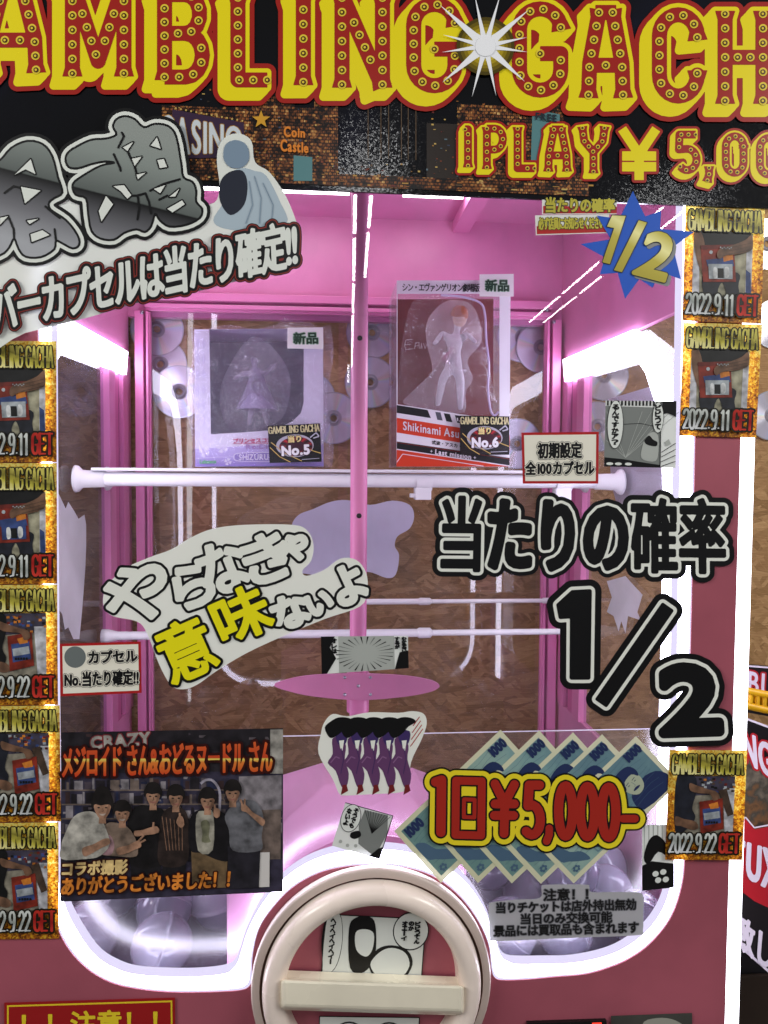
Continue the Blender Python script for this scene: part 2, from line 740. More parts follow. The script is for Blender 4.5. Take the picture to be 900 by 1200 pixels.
class Field:
    def __init__(s, prims, margin, h):
        bx = np.array([prim_box(p) for p in prims])
        s.h = h
        s.x0, s.y0 = bx[:, 0].min() - margin, bx[:, 1].min() - margin
        nx = int((bx[:, 2].max() + margin - s.x0) / h) + 2
        ny = int((bx[:, 3].max() + margin - s.y0) / h) + 2
        s.F = np.full((ny, nx), margin + 1.0)
        for p, b in zip(prims, bx):
            i0, i1 = int((b[0] - margin - s.x0) / h), int((b[2] + margin - s.x0) / h) + 2
            j0, j1 = int((b[1] - margin - s.y0) / h), int((b[3] + margin - s.y0) / h) + 2
            i0, j0 = max(i0, 0), max(j0, 0)
            X, Y = np.meshgrid(s.x0 + h * np.arange(i0, min(i1, nx)), s.y0 + h * np.arange(j0, min(j1, ny)))
            w = s.F[j0:j1, i0:i1]
            w[:] = np.minimum(w, prim_sdf(p, X, Y))

    def swept(s, dx, dy):
        """the shape dragged along a vector (a printed drop side)"""
        n = int(max(abs(dx), abs(dy)) / s.h)
        o = Field.__new__(Field)
        o.h, o.x0, o.y0 = s.h, s.x0, s.y0
        o.F = s.F.copy()
        big = s.F.max()
        for k in range(1, n + 1):
            ix, iy = round(dx * k / n / s.h), round(dy * k / n / s.h)
            g = np.full_like(s.F, big)
            H, Wd = s.F.shape
            g[max(iy, 0):H + min(iy, 0), max(ix, 0):Wd + min(ix, 0)] = s.F[max(-iy, 0):H + min(-iy, 0), max(-ix, 0):Wd + min(-ix, 0)]
            o.F = np.minimum(o.F, g)
        return o

    def loops(s, level, tol=0.1):
        G = s.F - level
        G[0, :] = G[-1, :] = 1.0
        G[:, 0] = G[:, -1] = 1.0
        G = np.where(np.abs(G) < 1e-4, 1e-4, G)
        I = G < 0
        case = I[:-1, :-1] * 1 + I[:-1, 1:] * 2 + I[1:, 1:] * 4 + I[1:, :-1] * 8
        js, is_ = np.nonzero((case > 0) & (case < 15))
        nxt = {}

        T = {1: [(3, 0)], 2: [(0, 1)], 3: [(3, 1)], 4: [(1, 2)], 5: [(3, 0), (1, 2)], 6: [(0, 2)], 7: [(3, 2)],
             8: [(2, 3)], 9: [(2, 0)], 10: [(0, 1), (2, 3)], 11: [(2, 1)], 12: [(1, 3)], 13: [(1, 0)], 14: [(0, 3)]}
        for j, i in zip(js.tolist(), is_.tolist()):
            ed = ((0, j, i), (1, j, i + 1), (0, j + 1, i), (1, j, i))
            for a, b in T[int(case[j, i])]:
                nxt[ed[a]] = ed[b]
        out = []
        while nxt:
            k0, k = nxt.popitem()
            ks = [k0]
            while k != k0 and k in nxt:
                ks.append(k)
                k = nxt.pop(k)
            if len(ks) < 5:
                continue
            pts = []
            for o, j, i in ks:
                if o == 0:
                    a, b = G[j, i], G[j, i + 1]
                    pts.append((i + a / (a - b), j))
                else:
                    a, b = G[j, i], G[j + 1, i]
                    pts.append((i, j + a / (a - b)))
            p = np.array(pts) * s.h + np.array([s.x0, s.y0])
            p = simplify(p, tol)
            if len(p) >= 3:
                out.append(p)
        return out


def simplify(p, tol):
    n = len(p)
    if n < 8:
        return p
    keep = np.zeros(n, bool)
    far = int(np.argmax(((p - p[0]) ** 2).sum(1)))
    keep[0] = keep[far] = True
    st = [(0, far), (far, n)]
    while st:
        a, b = st.pop()
        if b - a < 2:
            continue
        pa, pb = p[a], p[b % n]
        d = pb - pa
        L = math.hypot(*d)
        q = p[a + 1:b] - pa
        dist = np.abs(q[:, 0] * d[1] - q[:, 1] * d[0]) / L if L > 1e-9 else np.hypot(q[:, 0], q[:, 1])
        k = int(np.argmax(dist))
        if dist[k] > tol:
            k += a + 1
            keep[k] = True
            st += [(a, k), (k, b)]
    return p[keep]


_fo = None


def fill(loops):
    """even-odd filled 2D mesh of several loops"""
    c = bpy.data.curves.new('f', 'CURVE')
    c.dimensions = '2D'
    c.fill_mode = 'BOTH'
    for p in loops:
        sp = c.splines.new('POLY')
        sp.points.add(len(p) - 1)
        sp.points.foreach_set('co', np.hstack([p, np.zeros((len(p), 1)), np.ones((len(p), 1))]).ravel())
        sp.use_cyclic_u = True
    o = bpy.data.objects.new('f', c)
    me = bpy.data.meshes.new_from_object(o)
    vs = [(v.co[0], v.co[1]) for v in me.vertices]
    fs = [list(f.vertices) for f in me.polygons]
    bpy.data.objects.remove(o)
    bpy.data.curves.remove(c)
    bpy.data.meshes.remove(me)
    return vs, fs


STEP = 0.00022                              # one printed or stacked film layer


class Print(MB):
    """flat artwork on a plane y = Y; k = how many films lie under it"""

    def __init__(s, Y=0.0, k=0, proj=None):
        super().__init__()
        s.Y, s.k = Y, k
        s.proj = proj or (lambda x, y, lift: W(x, y, s.Y - lift))

    def up(s, n=1):
        s.k += n
        return s

    def pt(s, x, y):
        return s.proj(x, y, s.k * STEP)

    def poly(s, pts, m):
        s.k += 0.006                        # overlapping patches never share a plane
        return s.face([s.pt(*p) for p in pts], m)

    def loops(s, loops, m):
        if not loops:
            return s
        vs, fs = fill(loops)
        s.k += 0.006
        return s.raw([s.pt(*v) for v in vs], fs, m)

    def disc(s, cx, cy, r, m, n=20, ry=None):
        return s.poly([(cx + r * math.cos(2 * math.pi * k / n), cy + (ry or r) * math.sin(2 * math.pi * k / n)) for k in range(n)], m)

    def line(s, pts, w, m):
        for i in range(len(pts) - 1):
            a, b = np.array(pts[i], float), np.array(pts[i + 1], float)
            d = (b - a) / max(1e-6, np.linalg.norm(b - a))
            nrm = np.array([-d[1], d[0]]) * w / 2
            s.poly([a + nrm, b + nrm, b - nrm, a - nrm], m)
        return s

    def levels(s, prims, lv, h=0.5, tol=0.1):
        """outlines then fill: lv = [(offset px, material), ...] from the widest in"""
        mx = max(l for l, _ in lv)
        f = Field(prims, max(mx, 0) + 3 * h, h)
        for l, m in lv:
            s.up()
            s.loops(f.loops(l, tol), m)
        return s


def smooth_loop(pts, n=6, closed=True):
    p = np.array(pts, float)
    N = len(p)
    out = []
    rng = range(N) if closed else range(N - 1)
    for i in rng:
        if closed:
            a, b, c, d = p[(i - 1) % N], p[i], p[(i + 1) % N], p[(i + 2) % N]
        else:
            a, b, c, d = p[max(i - 1, 0)], p[i], p[i + 1], p[min(i + 2, N - 1)]
        for k in range(n):
            t = k / n
            out.append(0.5 * ((2 * b) + (-a + c) * t + (2 * a - 5 * b + 4 * c - d) * t * t + (-a + 3 * b - 3 * c + d) * t ** 3))
    if not closed:
        out.append(p[-1])
    return [tuple(q) for q in out]


def z(pts, x0, y0, s):
    """coordinates read off an enlarged crop -> photo pixels"""
    return [(x0 + a / s, y0 + b / s) for a, b in pts]


def inset(q, d):
    q = np.array(q, float)
    c = q.mean(axis=0)
    w = np.linalg.norm(q[1] - q[0])
    h = np.linalg.norm(q[3] - q[0])
    return [tuple(bil(q, u, v)) for u, v in ((d / w, d / h), (1 - d / w, d / h), (1 - d / w, 1 - d / h), (d / w, 1 - d / h))]


# inks
WHITE = P('ink_white', (232, 234, 226), 0.3, trans=0.05)
BLACK = P('ink_black', (14, 14, 16), 0.3)
CREAM = P('ink_cream', (236, 232, 218), 0.3, trans=0.05)
RED = P('ink_red', (172, 30, 30), 0.3)
DRED = P('ink_dark_red', (110, 30, 28), 0.3)
YELLOW = P('ink_yellow', (232, 222, 20), 0.3)
GREY = P('ink_grey', (105, 112, 112), 0.35)
PAPER = P('manga_paper', (222, 226, 222), 0.4, trans=0.05)
TONE = P('manga_tone', (120, 124, 122), 0.4)
LTONE = P('manga_light_tone', (168, 172, 168), 0.4)

# ================================================================== THE PLACE
EYE = 1.35
XL, XR = -0.433, 0.547
ZC = EYE + 0.582
YB = 0.757
PINK = P('pink_paint', (210, 130, 176), 0.38, spec=0.45, mottle=0.05)
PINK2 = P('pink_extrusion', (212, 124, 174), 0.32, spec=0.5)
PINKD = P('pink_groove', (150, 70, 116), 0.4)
ROSE = P('rose_panel', (160, 82, 97), 0.36, spec=0.4, mottle=0.07)
PVC = P('white_plastic', (226, 224, 230), 0.35)
STEEL = P('screw_steel', (150, 150, 160), 0.3, metal=1.0)
HOLE = P('dark_hole', (20, 14, 18), 0.7)
LED = glow('led_tube', (0.82, 0.79, 1.0), 14.5)
LED_EDGE = glow('led_edge_tube', (0.93, 0.92, 1.0), 7.0)
CEIL_LED = glow('ceiling_led', (1.0, 0.96, 0.98), 10.5)
OSB = chipboard()

fl = MB().face([(-4, -7, 0), (4, -7, 0), (4, 2.5, 0), (-4, 2.5, 0)], P('floor_vinyl', (96, 92, 90), 0.4, mottle=0.1))
f_ = fl.build('floor', origin=(0, 0, 0))
f_['label'], f_['category'], f_['kind'] = 'grey vinyl floor under the machine', 'floor', 'structure'

YW = 0.80
wl = MB().box((-2.2, YW, 0.0), (2.6, YW + 0.05, 3.0), OSB).build('chipboard_wall', origin=(0.2, YW, EYE))
wl['label'], wl['category'], wl['kind'] = 'brown chipboard wall behind the pink machine', 'wall', 'structure'

# ---------------------------------------------------------------- the pink capsule machine
cab = thing('capsule_machine', 'pink prize capsule machine with white light strips round its big window', 'machine', (0.06, 0.3, 0.0))

O_ = [(40, 60), (44, 380), (49, 700), (55, 1000), (61, 1066), (76, 1106), (100, 1134), (128, 1151), (160, 1159), (200, 1163), (240, 1163), (280, 1161),
      (292, 1156), (295, 1146), (296, 1120), (303, 1090), (318, 1066), (342, 1041), (372, 1024), (404, 1016), (436, 1014), (470, 1016), (505, 1026), (534, 1046),
      (557, 1074), (572, 1105), (576, 1135), (580, 1146), (590, 1149), (620, 1148), (651, 1145), (685, 1142), (711, 1135), (737, 1124), (762, 1106), (786, 1076), (799, 1039),
      (803, 1000), (806, 900), (811, 700), (815, 513), (819, 300), (822, 60)]
I_ = [(62, 60), (63, 380), (65, 700), (69, 1000), (77, 1056), (95, 1092), (115, 1119), (140, 1134), (165, 1140), (210, 1142), (240, 1141), (262, 1138),
      (273, 1132), (279, 1120), (289, 1090), (306, 1058), (330, 1029), (360, 1008), (395, 996), (436, 992), (475, 995), (510, 1005), (544, 1028),
      (567, 1060), (581, 1096), (586, 1114), (593, 1124), (606, 1127), (640, 1127), (673, 1126), (711, 1118), (738, 1105), (762, 1084), (778, 1058), (785, 1030),
      (787, 1000), (789, 900), (792, 700), (794, 513), (797, 300), (799, 60)]
Of = smooth_loop(O_, 4, False)
If = smooth_loop(I_, 4, False)


def front(pts, y):
    return [W(a, b, y) for a, b in pts]


mb = MB()
outl = [(-13, 60), (-6, 1300), (846, 1300), (849.5, 1200), (868, 513), (874, 60)] + Of[::-1]
mb.prism(front(outl, 0.0016), (0, 0.02, 0), ROSE)
mb.build('front_panel', cab)
mb = MB()
def between(a, b, f):
    # closest-point blend of the two edges of the light
    A_, B_ = np.array(a), np.array(b)
    out = []
    for p in A_:
        q = B_[np.argmin(((B_ - p) ** 2).sum(1))]
        out.append(tuple(p * (1 - f) + q * f))
    return out


O2, I2 = between(Of, If, 0.14), between(If, Of, 0.16)
mb.prism(front(O2 + I2[::-1], 0.0022), (0, 0.016, 0), LED)
wlt = mb.build('window_light', cab)
FROST = glow('led_frosted_edge', (0.80, 0.74, 1.0), 1.05)
MB().prism(front(Of + O2[::-1], 0.0030), (0, 0.014, 0), FROST).build('frosted_edge', wlt)
MB().prism(front(I2 + If[::-1], 0.0030), (0, 0.014, 0), FROST).build('frosted_edge', wlt)
mb = MB()
mb.prism(front([(849.5, 1200), (868, 513), (874, 60), (891, 60), (884.5, 513), (865.5, 1200), (863, 1300), (846, 1300)], 0.0018), (0, 0.022, 0), LED_EDGE)
mb.build('edge_light', cab)
mb = MB()
mb.prism(front([(-29, 60), (-13, 60), (-6, 1300), (-22, 1300)], 0.0018), (0, 0.022, 0), LED_EDGE)
mb.build('edge_light', cab)
mb = MB()
mb.face(front(Of[::-1], 0.0010), clear('front_window', refl0=0.042, refl1=0.6, smudge_glare=0.07))
mb.build('front_pane', cab)

# shell: ceiling, upper back, side skins, tray
mb = MB().box((XL - 0.012, 0.024, ZC), (XR + 0.012, YB + 0.03, ZC + 0.02), PINK)
mb.box((0.290, 0.40, ZC - 0.024), (0.328, YB, ZC), PINK2)
mb.build('ceiling_panel', cab)
for x0, x1 in ((-0.29, 0.05), (0.16, 0.285)):
    MB().box((x0, 0.53, ZC - 0.006), (x1, 0.600, ZC), CEIL_LED).build('ceiling_lamp', cab)
zt = W(400, 371, YB)[2]
MB().box((XL, YB, zt - 0.01), (XR, YB + 0.02, ZC), PINK).build('back_panel', cab)

# back frame posts, top rail, with grooves and bolts
ZB = EYE - 0.745
fr = MB()


def xpx(px, y):
    return W(px, 560, y)[0]


yF = 0.728
for (a, b, y0, m) in ((159, 169, yF, PINK2), (169, 172, yF + 0.012, PINKD), (172, 175, yF + 0.004, PINK2), (175, 177.5, yF + 0.012, PINK2)):
    fr.box((xpx(a, y0), y0, ZB), (xpx(b, y0), YB - 0.002, EYE + 0.36), m)
for (a, b, y0, m) in ((645.5, 655.5, yF, PINK2), (642, 645.5, yF + 0.012, PINKD), (639, 642, yF + 0.004, PINK2), (636.5, 639, yF + 0.012, PINK2)):
    fr.box((xpx(a, y0), y0, ZB), (xpx(b, y0), YB - 0.002, EYE + 0.36), m)
xa, xb = xpx(170, yF), xpx(645, yF)
for (a, b, y0, m) in ((347, 356, yF, PINK2), (356, 360, yF + 0.012, PINKD), (360, 365, yF + 0.004, PINK2), (365, 369, yF + 0.012, PINK2)):
    fr.box((xa, y0 + 0.001, W(400, b, y0)[2]), (xb, YB - 0.003, W(400, a, y0)[2]), m)
bf = fr.build('back_frame', cab, bevel=0.0012)
for px, py in ((166.5, 366), (649, 377), (167, 560), (648, 560), (641, 363)):
    c = W(px, py, yF)
    MB().lathe(c, (0, -1, 0), [(0.0001, 0.004), (0.0035, 0.0035), (0.0045, 0.001), (0.0045, -0.001)], STEEL, 12).build('bolt', bf)
mb = MB().face([(xpx(170, 0.75), 0.75, ZB), (xpx(645, 0.75), 0.75, ZB), (xpx(645, 0.75), 0.75, zt), (xpx(170, 0.75), 0.75, zt)],
               clear('back_window', tint=(236, 234, 240), refl0=0.065, refl1=0.3, bump=0.0012, bscale=4, rough=0.025))
mb.build('back_pane', cab)

for sx, X in ((-1, XL), (1, XR)):
    mb = MB()
    mb.box((min(X, X + sx * 0.012), 0.026, EYE + 0.262), (max(X, X + sx * 0.012), YB, ZC), PINK)
    mb.box((min(X, X + sx * 0.012), 0.026, ZB), (max(X, X + sx * 0.012), YB, EYE - 0.52), PINK)
    mb.box((min(X, X + sx * 0.012), 0.026, EYE - 0.52), (max(X, X + sx * 0.012), 0.05, EYE + 0.262), PINK)
    mb.build('side_panel', cab)
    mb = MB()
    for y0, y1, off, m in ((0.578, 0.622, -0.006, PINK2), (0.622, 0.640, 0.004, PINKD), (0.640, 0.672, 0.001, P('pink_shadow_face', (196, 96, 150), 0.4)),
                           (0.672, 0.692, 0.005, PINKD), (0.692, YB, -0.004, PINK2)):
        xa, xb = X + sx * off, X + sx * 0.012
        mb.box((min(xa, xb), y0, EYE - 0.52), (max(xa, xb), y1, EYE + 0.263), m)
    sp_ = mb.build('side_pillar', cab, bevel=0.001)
    out = [(0.715, 0.268), (0.316, 0.260), (0.225, 0.214), (0.180, 0.17), (0.148, 0.02), (0.146, -0.62)]
    inn = [(0.180, -0.62), (0.181, -0.08), (0.195, 0.072), (0.2246, 0.128), (0.262, 0.178), (0.292, 0.200), (0.33, 0.2055), (0.70, 0.217)]
    mb = MB().prism([(X - sx * 0.009, a, EYE + b) for a, b in out + inn], (sx * 0.008, 0, 0), LED)
    mb.build('side_light', cab)
    MB().face([(X + sx * 0.006, 0.05, EYE - 0.52), (X + sx * 0.006, 0.579, EYE - 0.52), (X + sx * 0.006, 0.579, EYE + 0.262), (X + sx * 0.006, 0.05, EYE + 0.262)],
              clear('side_window', tint=(232, 226, 236), refl0=0.05, refl1=0.4, haze=0.05)).build('side_pane', cab)

TRAY = P('tray_plastic', (92, 90, 106), 0.35)
zfl = EYE - 0.722
MB().box((XL, 0.026, zfl - 0.02), (XR, YB, zfl), TRAY).build('capsule_tray', cab)
MB().box((XL, YB - 0.005, ZB), (XR, YB + 0.02, EYE - 0.712), PINK).build('back_sill', cab)

# chute hood: truncated pyramid under the pole
zt_ = EYE - 0.472
A = [WZ(381, 919, zt_), WZ(473, 924, zt_), WZ(486, 900, zt_), WZ(378, 893, zt_)]
zb_ = EYE - 0.545
B = [np.array([-0.135, 0.062, zb_ - 0.01]), np.array([0.205, 0.062, zb_ - 0.01]), np.array([0.205, 0.37, zb_]), np.array([-0.105, 0.37, zb_])]
Cc = [b * np.array([1, 1, 0]) + np.array([0, 0, zfl]) for b in B]
hd = MB()
hd.raw(A + B + Cc, [[0, 1, 2, 3], [4, 5, 1, 0], [5, 6, 2, 1], [6, 7, 3, 2], [7, 4, 0, 3], [8, 9, 5, 4], [9, 10, 6, 5], [10, 11, 7, 6], [11, 8, 4, 7]], P('hood_pink_lit', (238, 172, 212), 0.3, spec=0.5, mottle=0.03))  # machine's pink lightened: glow of the light strips put into the colour
hd.build('chute_hood', cab, bevel=0.004)

# arched lip over the dial, just behind the light
arch = [(300 + 0, 1110), (312, 1068), (340, 1030), (375, 1006), (410, 994), (436, 991), (470, 994), (505, 1004), (540, 1028), (566, 1066), (578, 1110)]
arch = smooth_loop(arch, 4, False)
mb = MB()
fr_ = front(arch, 0.019)
bk_ = [p + np.array([0, 0.031, 0.0]) for p in fr_]
n = len(fr_)
mb.raw(fr_ + bk_, [[i, i + 1, n + i + 1, n + i] for i in range(n - 1)], PINK, True)
mb.build('chute_lip', cab)

# turning pole with paddle
px_, py_ = 0.0550, 0.22
pole = MB().tube([(px_, py_, zt_ - 0.01), (px_, py_, ZC)], 0.0138, PINK2, 10).build('pole', cab)
zc = EYE - 0.342
MB().tube([(px_, py_, zc - 0.034), (px_, py_, zc + 0.029)], 0.0178, PINK2, 24).build('collar', pole)
for zz in (W(421, 398, py_)[2], W(421, 604, py_)[2]):
    MB().lathe((px_, py_ - 0.0135, zz), (0, -1, 0), [(0.0001, 0.0012), (0.0032, 0.0010), (0.0042, 0.0)], HOLE, 12).build('bolt', pole)
leaf = smooth_loop([(321, 803), (340, 795.5), (370, 791), (420, 789.5), (470, 791.5), (500, 796), (513, 801), (514, 806), (502, 811.5), (470, 817), (420, 820.5), (370, 816.5), (340, 810.5)], 5)
pad = MB().prism(front(leaf, py_ - 0.019), (0, 0.0035, 0), PINK).build('paddle', cab, bevel=0.0012)
for a, b in ((404, 794), (404, 814), (434, 794), (434, 814), (420, 804)):
    MB().lathe(W(a, b, py_ - 0.019), (0, -1, 0), [(0.0001, 0.002), (0.0022, 0.0016), (0.0026, 0.0)], STEEL, 12).build('screw', pad)

# clear divider inside, its cut edge catching the light
yd = 0.052
e0 = np.array([W(60, 860, yd)[0], yd, W(500, 860, yd)[2]])
e1 = np.array([W(800, 860, yd)[0], yd, e0[2]])
MB().face([e0, e1, (e1[0], yd, zfl), (e0[0], yd, zfl)], clear('divider_film', tint=(246, 246, 250), refl0=0.11, refl1=0.3, haze=0.02, rough=0.27)).raw(
    [e0, e1, e1 + np.array([0, 0.002, 0.0010]), e0 + np.array([0, 0.002, 0.0010])], [[0, 1, 2, 3]], P('cut_edge', (200, 196, 214), 0.3)).build('divider_sheet', cab)

# dial
dc = W(436, 1152, -0.004)
DCREAM = P('dial_cream', (238, 222, 212), 0.26, spec=0.5, mottle=0.06)
DEDGE = P('dial_flange', (190, 172, 164), 0.35, mottle=0.08)
GRV = P('dial_groove', (96, 66, 54), 0.5)
dial = MB().lathe(dc, (0, -1, 0), [(0.1599, -0.004), (0.1599, 0.006), (0.1569, 0.009), (0.1487, 0.009)], DEDGE, 96).build('turning_dial', cab)
MB().lathe(dc, (0, -1, 0), [(0.1487, 0.009), (0.1477, 0.004), (0.1446, 0.004)], GRV, 96).build('groove', dial)
prof = []
for k in range(17):
    a = math.pi * k / 16
    prof.append((0.1300 + 0.0152 * math.cos(a), 0.006 + 0.022 * math.sin(a) ** 0.7))
prof.append((0.1135, -0.006))
MB().lathe(dc, (0, -1, 0), prof, DCREAM, 96).build('rim', dial)
DBAR = P('dial_bar', (238, 230, 210), 0.26, spec=0.5, mottle=0.06)
q0 = front([(331, 1148), (541, 1155), (541, 1186), (331, 1180)], -0.040)
q1 = front([(327, 1147), (546, 1155), (546, 1191), (327, 1184)], -0.020)
q2 = [p + np.array([0, 0.018, 0]) for p in q1]
gb = MB().raw(q0 + q1 + q2, [[0, 1, 2, 3], [4, 5, 1, 0], [5, 6, 2, 1], [6, 7, 3, 2], [7, 4, 0, 3], [8, 9, 5, 4], [9, 10, 6, 5], [10, 11, 7, 6], [11, 8, 4, 7]], DBAR)
gb.build('grip_bar', dial, bevel=0.004)

# ---------------------------------------------------------------- shelf on pressure rods
sh = thing('shelf', 'thin white shelf board resting on a white tension pipe under the two boxes', 'shelf', (0.02, 0.3, EYE))
MB().box((-0.400, 0.358, EYE + 0.0085), (0.455, 0.59, EYE + 0.0136), PVC, 0.001).build('board', sh)
for yy in (0.375, 0.565):
    zz = EYE - 0.0060
    MB().tube([(XL + 0.03, yy, zz), (XR - 0.03, yy, zz)], 0.0122, PVC, 20).build('pipe', sh)
    for X, s in ((XL + 0.002, 1), (XR - 0.002, -1)):
        MB().lathe((X, yy, zz), (s, 0, 0), [(0.0001, 0), (0.024, 0), (0.023, 0.005), (0.0155, 0.012), (0.0142, 0.05), (0.0001, 0.05)], PVC, 24).build('end_cup', sh)
for px in (498, 663):
    c = W(px, 566, 0.36)
    m_ = MB().tube([(c[0] - 0.014, 0.375, EYE - 0.0090), (c[0] + 0.014, 0.375, EYE - 0.0090)], 0.0150, PVC, 20)
    m_.box((c[0] - 0.017, 0.362, EYE - 0.040), (c[0] + 0.012, 0.388, EYE - 0.018), PVC, 0.002)
    m_.box((c[0] - 0.025, 0.365, EYE - 0.036), (c[0] - 0.017, 0.385, EYE - 0.029), PVC, 0.001)
    m_.build('clip', sh)

for k, (yy, zz, r, lab) in enumerate(((0.528, EYE - 0.3135, 0.0062, 'front white tension rod across the machine under the lavender sticker'),
                                      (0.700, EYE - 0.2777, 0.0048, 'thinner white tension rod farther back, just above the front one'))):
    rd = thing('tension_rod', lab, 'rod', (0.05, yy, zz), 'tension rods across the machine')
    xm = W(497, 745, yy)[0]
    MB().tube([(XL + 0.002, yy, zz), (xm, yy, zz)], r * 1.35, PVC, 16).build('outer_tube', rd)
    MB().tube([(xm, yy, zz), (XR - 0.002, yy, zz)], r, PVC, 16).build('inner_tube', rd)
    MB().tube([(xm - 0.014, yy, zz), (xm - 0.010, yy, zz), (xm + 0.012, yy, zz), (xm + 0.016, yy, zz)], r, PVC, 16, radii=[r * 1.35, r * 1.75, r * 1.7, r]).build('grip', rd)
    for X, s in ((XL + 0.001, 1), (XR - 0.001, -1)):
        MB().lathe((X, yy, zz), (s, 0, 0), [(0.0001, 0), (r * 2.2, 0), (r * 2.1, 0.012), (r * 1.4, 0.03), (r * 1.4, 0.05)], PVC, 16).build('rubber_end', rd)

# ---------------------------------------------------------------- capsules in the tray
CAPA = P('capsule_clear', (176, 174, 192), 0.12, spec=0.8, alpha=0.55)
CAPB = P('capsule_clear_base', (120, 118, 136), 0.15, spec=0.8, alpha=0.75)
rng = random.Random(5)


def half(r, top, n=28, m=10):
    pr = []
    for k in range(m + 1):
        a = math.pi / 2 * k / m
        pr.append((max(1e-4, r * math.cos(a)), r * math.sin(a) * (1 if top else -1)))
    if top:
        pr = [(r * 1.02, -0.001), (r * 1.02, 0.003)] + pr
    return pr


spots = []
RC = 0.044


def try_spot(x, y, zz, dmin=0.081):
    for s in spots:
        if (s[0] - x) ** 2 + (s[1] - y) ** 2 + (s[2] - zz) ** 2 < dmin ** 2:
            return False
    spots.append((x, y, zz))
    return True


c = W(190, 1128, 0.102)
spots.append((c[0], 0.102, zfl + RC))
c = W(660, 1118, 0.102)
spots.append((c[0], 0.102, zfl + RC))
for layer, zz in enumerate((zfl + RC, zfl + RC * 2.45)):
    for _ in range(900):
        side = rng.random()
        x = rng.uniform(XL + RC, -0.155) if side < 0.42 else rng.uniform(0.245, XR - RC)
        y = rng.uniform(0.102, 0.64)
        if layer == 1 and (x < 0 or y < 0.14 or y > 0.40 or x > 0.42):
            continue
        try_spot(x, y, zz + rng.uniform(-0.006, 0.006))
proto = None
for i, (x, y, zz) in enumerate(spots):
    if proto is None:
        cp = thing('prize_capsule', 'translucent grey capsule heaped in the tray behind the lower window', 'capsule', (x, y, zz), 'capsules heaped in the tray')
        kids = [MB().lathe((x, y, zz), (0, 0, 1), half(RC, True), CAPA, 28).build('upper_shell', cp),
                MB().lathe((x, y, zz), (0, 0, 1), half(RC * 0.985, False), CAPB, 28).build('lower_shell', cp)]
        proto = cp
    else:
        cp = proto.copy()
        COL.objects.link(cp)
        cp.location = (x, y, zz)
        for kd in kids:
            k2 = kd.copy()
            COL.objects.link(k2)
            k2.parent = cp
    cp.rotation_euler = (rng.uniform(-1.2, 1.2), rng.uniform(-1.2, 1.2), rng.uniform(0, 6))

# ---------------------------------------------------------------- mirror discs hung on the chipboard
DISC = disc_metal()
HUB = P('disc_hub', (150, 150, 160), 0.25, spec=0.6, alpha=0.75)
RIMM = P('disc_edge', (196, 198, 206), 0.2, metal=0.6)
cds = [(184, 386, 'half hidden mirror disc at the top left corner of the back frame, above another disc', 0.004),
       (188, 427, 'mirror disc second from the top at the left edge of the back frame', 0.001),
       (210, 459, 'lowest mirror disc at the left of the back frame, beside the lilac box', 0.007),
       (363, 467, 'mirror disc between the lilac box and the pole', 0.001),
       (436, 390, 'topmost mirror disc behind the pole', 0.001),
       (434, 448, 'mirror disc behind the pole, below the topmost one', 0.005),
       (391, 490, 'lowest mirror disc left of the pole', 0.006),
       (612, 395, 'mirror disc peeping out at the top right of the red box', 0.001),
       (634, 407, 'mirror disc at the right end of the back frame beside the red box', 0.005),
       (606, 520, 'mirror disc low behind the red box at its right', 0.001),
       (708, 440, 'upper mirror disc seen through the right side window', 0.001),
       (700, 500, 'lower mirror disc seen through the right side window', 0.001),
       (899, 286, 'mirror disc on the wall right of the machine, beside the top winner card', 0.001),
       (909, 380, 'mirror disc on the wall at the right edge of the view, middle of three', 0.001),
       (904, 487, 'lowest mirror disc on the wall right of the machine', 0.004)]
d0 = None
for px, py, lab, dz in cds:
    c = W(px, py, YW - 0.001 - dz)
    if d0 is None:
        d0 = thing('mirror_disc', lab, 'disc', c, 'mirror discs on the chipboard wall')
        k1 = MB().lathe(c, (0, -1, 0), [(0.0185, 0.0012), (0.0575, 0.0012)], DISC, 64, smooth=False).build('mirror_face', d0)
        k2 = MB().lathe(c, (0, -1, 0), [(0.0575, 0.0012), (0.06, 0.0012), (0.06, 0.0), (0.0185, 0.0)], RIMM, 64, smooth=False).build('outer_edge', d0)
        k3 = MB().lathe(c, (0, -1, 0), [(0.0075, 0.0), (0.0075, 0.0013), (0.0105, 0.0013), (0.0110, 0.002), (0.0125, 0.002), (0.013, 0.0013), (0.0185, 0.0012)], HUB, 40).build('hub', d0)
        o = d0
    else:
        o = d0.copy()
        COL.objects.link(o)
        for kk in (k1, k2, k3):
            q = kk.copy()
            COL.objects.link(q)
            q.parent = o
        o.location = c
        o['label'] = lab
    o.rotation_euler = (0, rng.uniform(0, 6.28), 0)

# ================================================================== PRINTED BANNER ACROSS THE TOP
def strip_holes(name):
    o = bpy.data.objects.get(name)
    return o


def part(pr, name, parent, **kw):
    return pr.build(name, parent, **kw)


def sticker_root(name, label, cat, q, Y=0.0, group=None):
    c = np.mean([W(x, y, Y) for x, y in q], axis=0)
    return thing(name, label, cat, c, group)


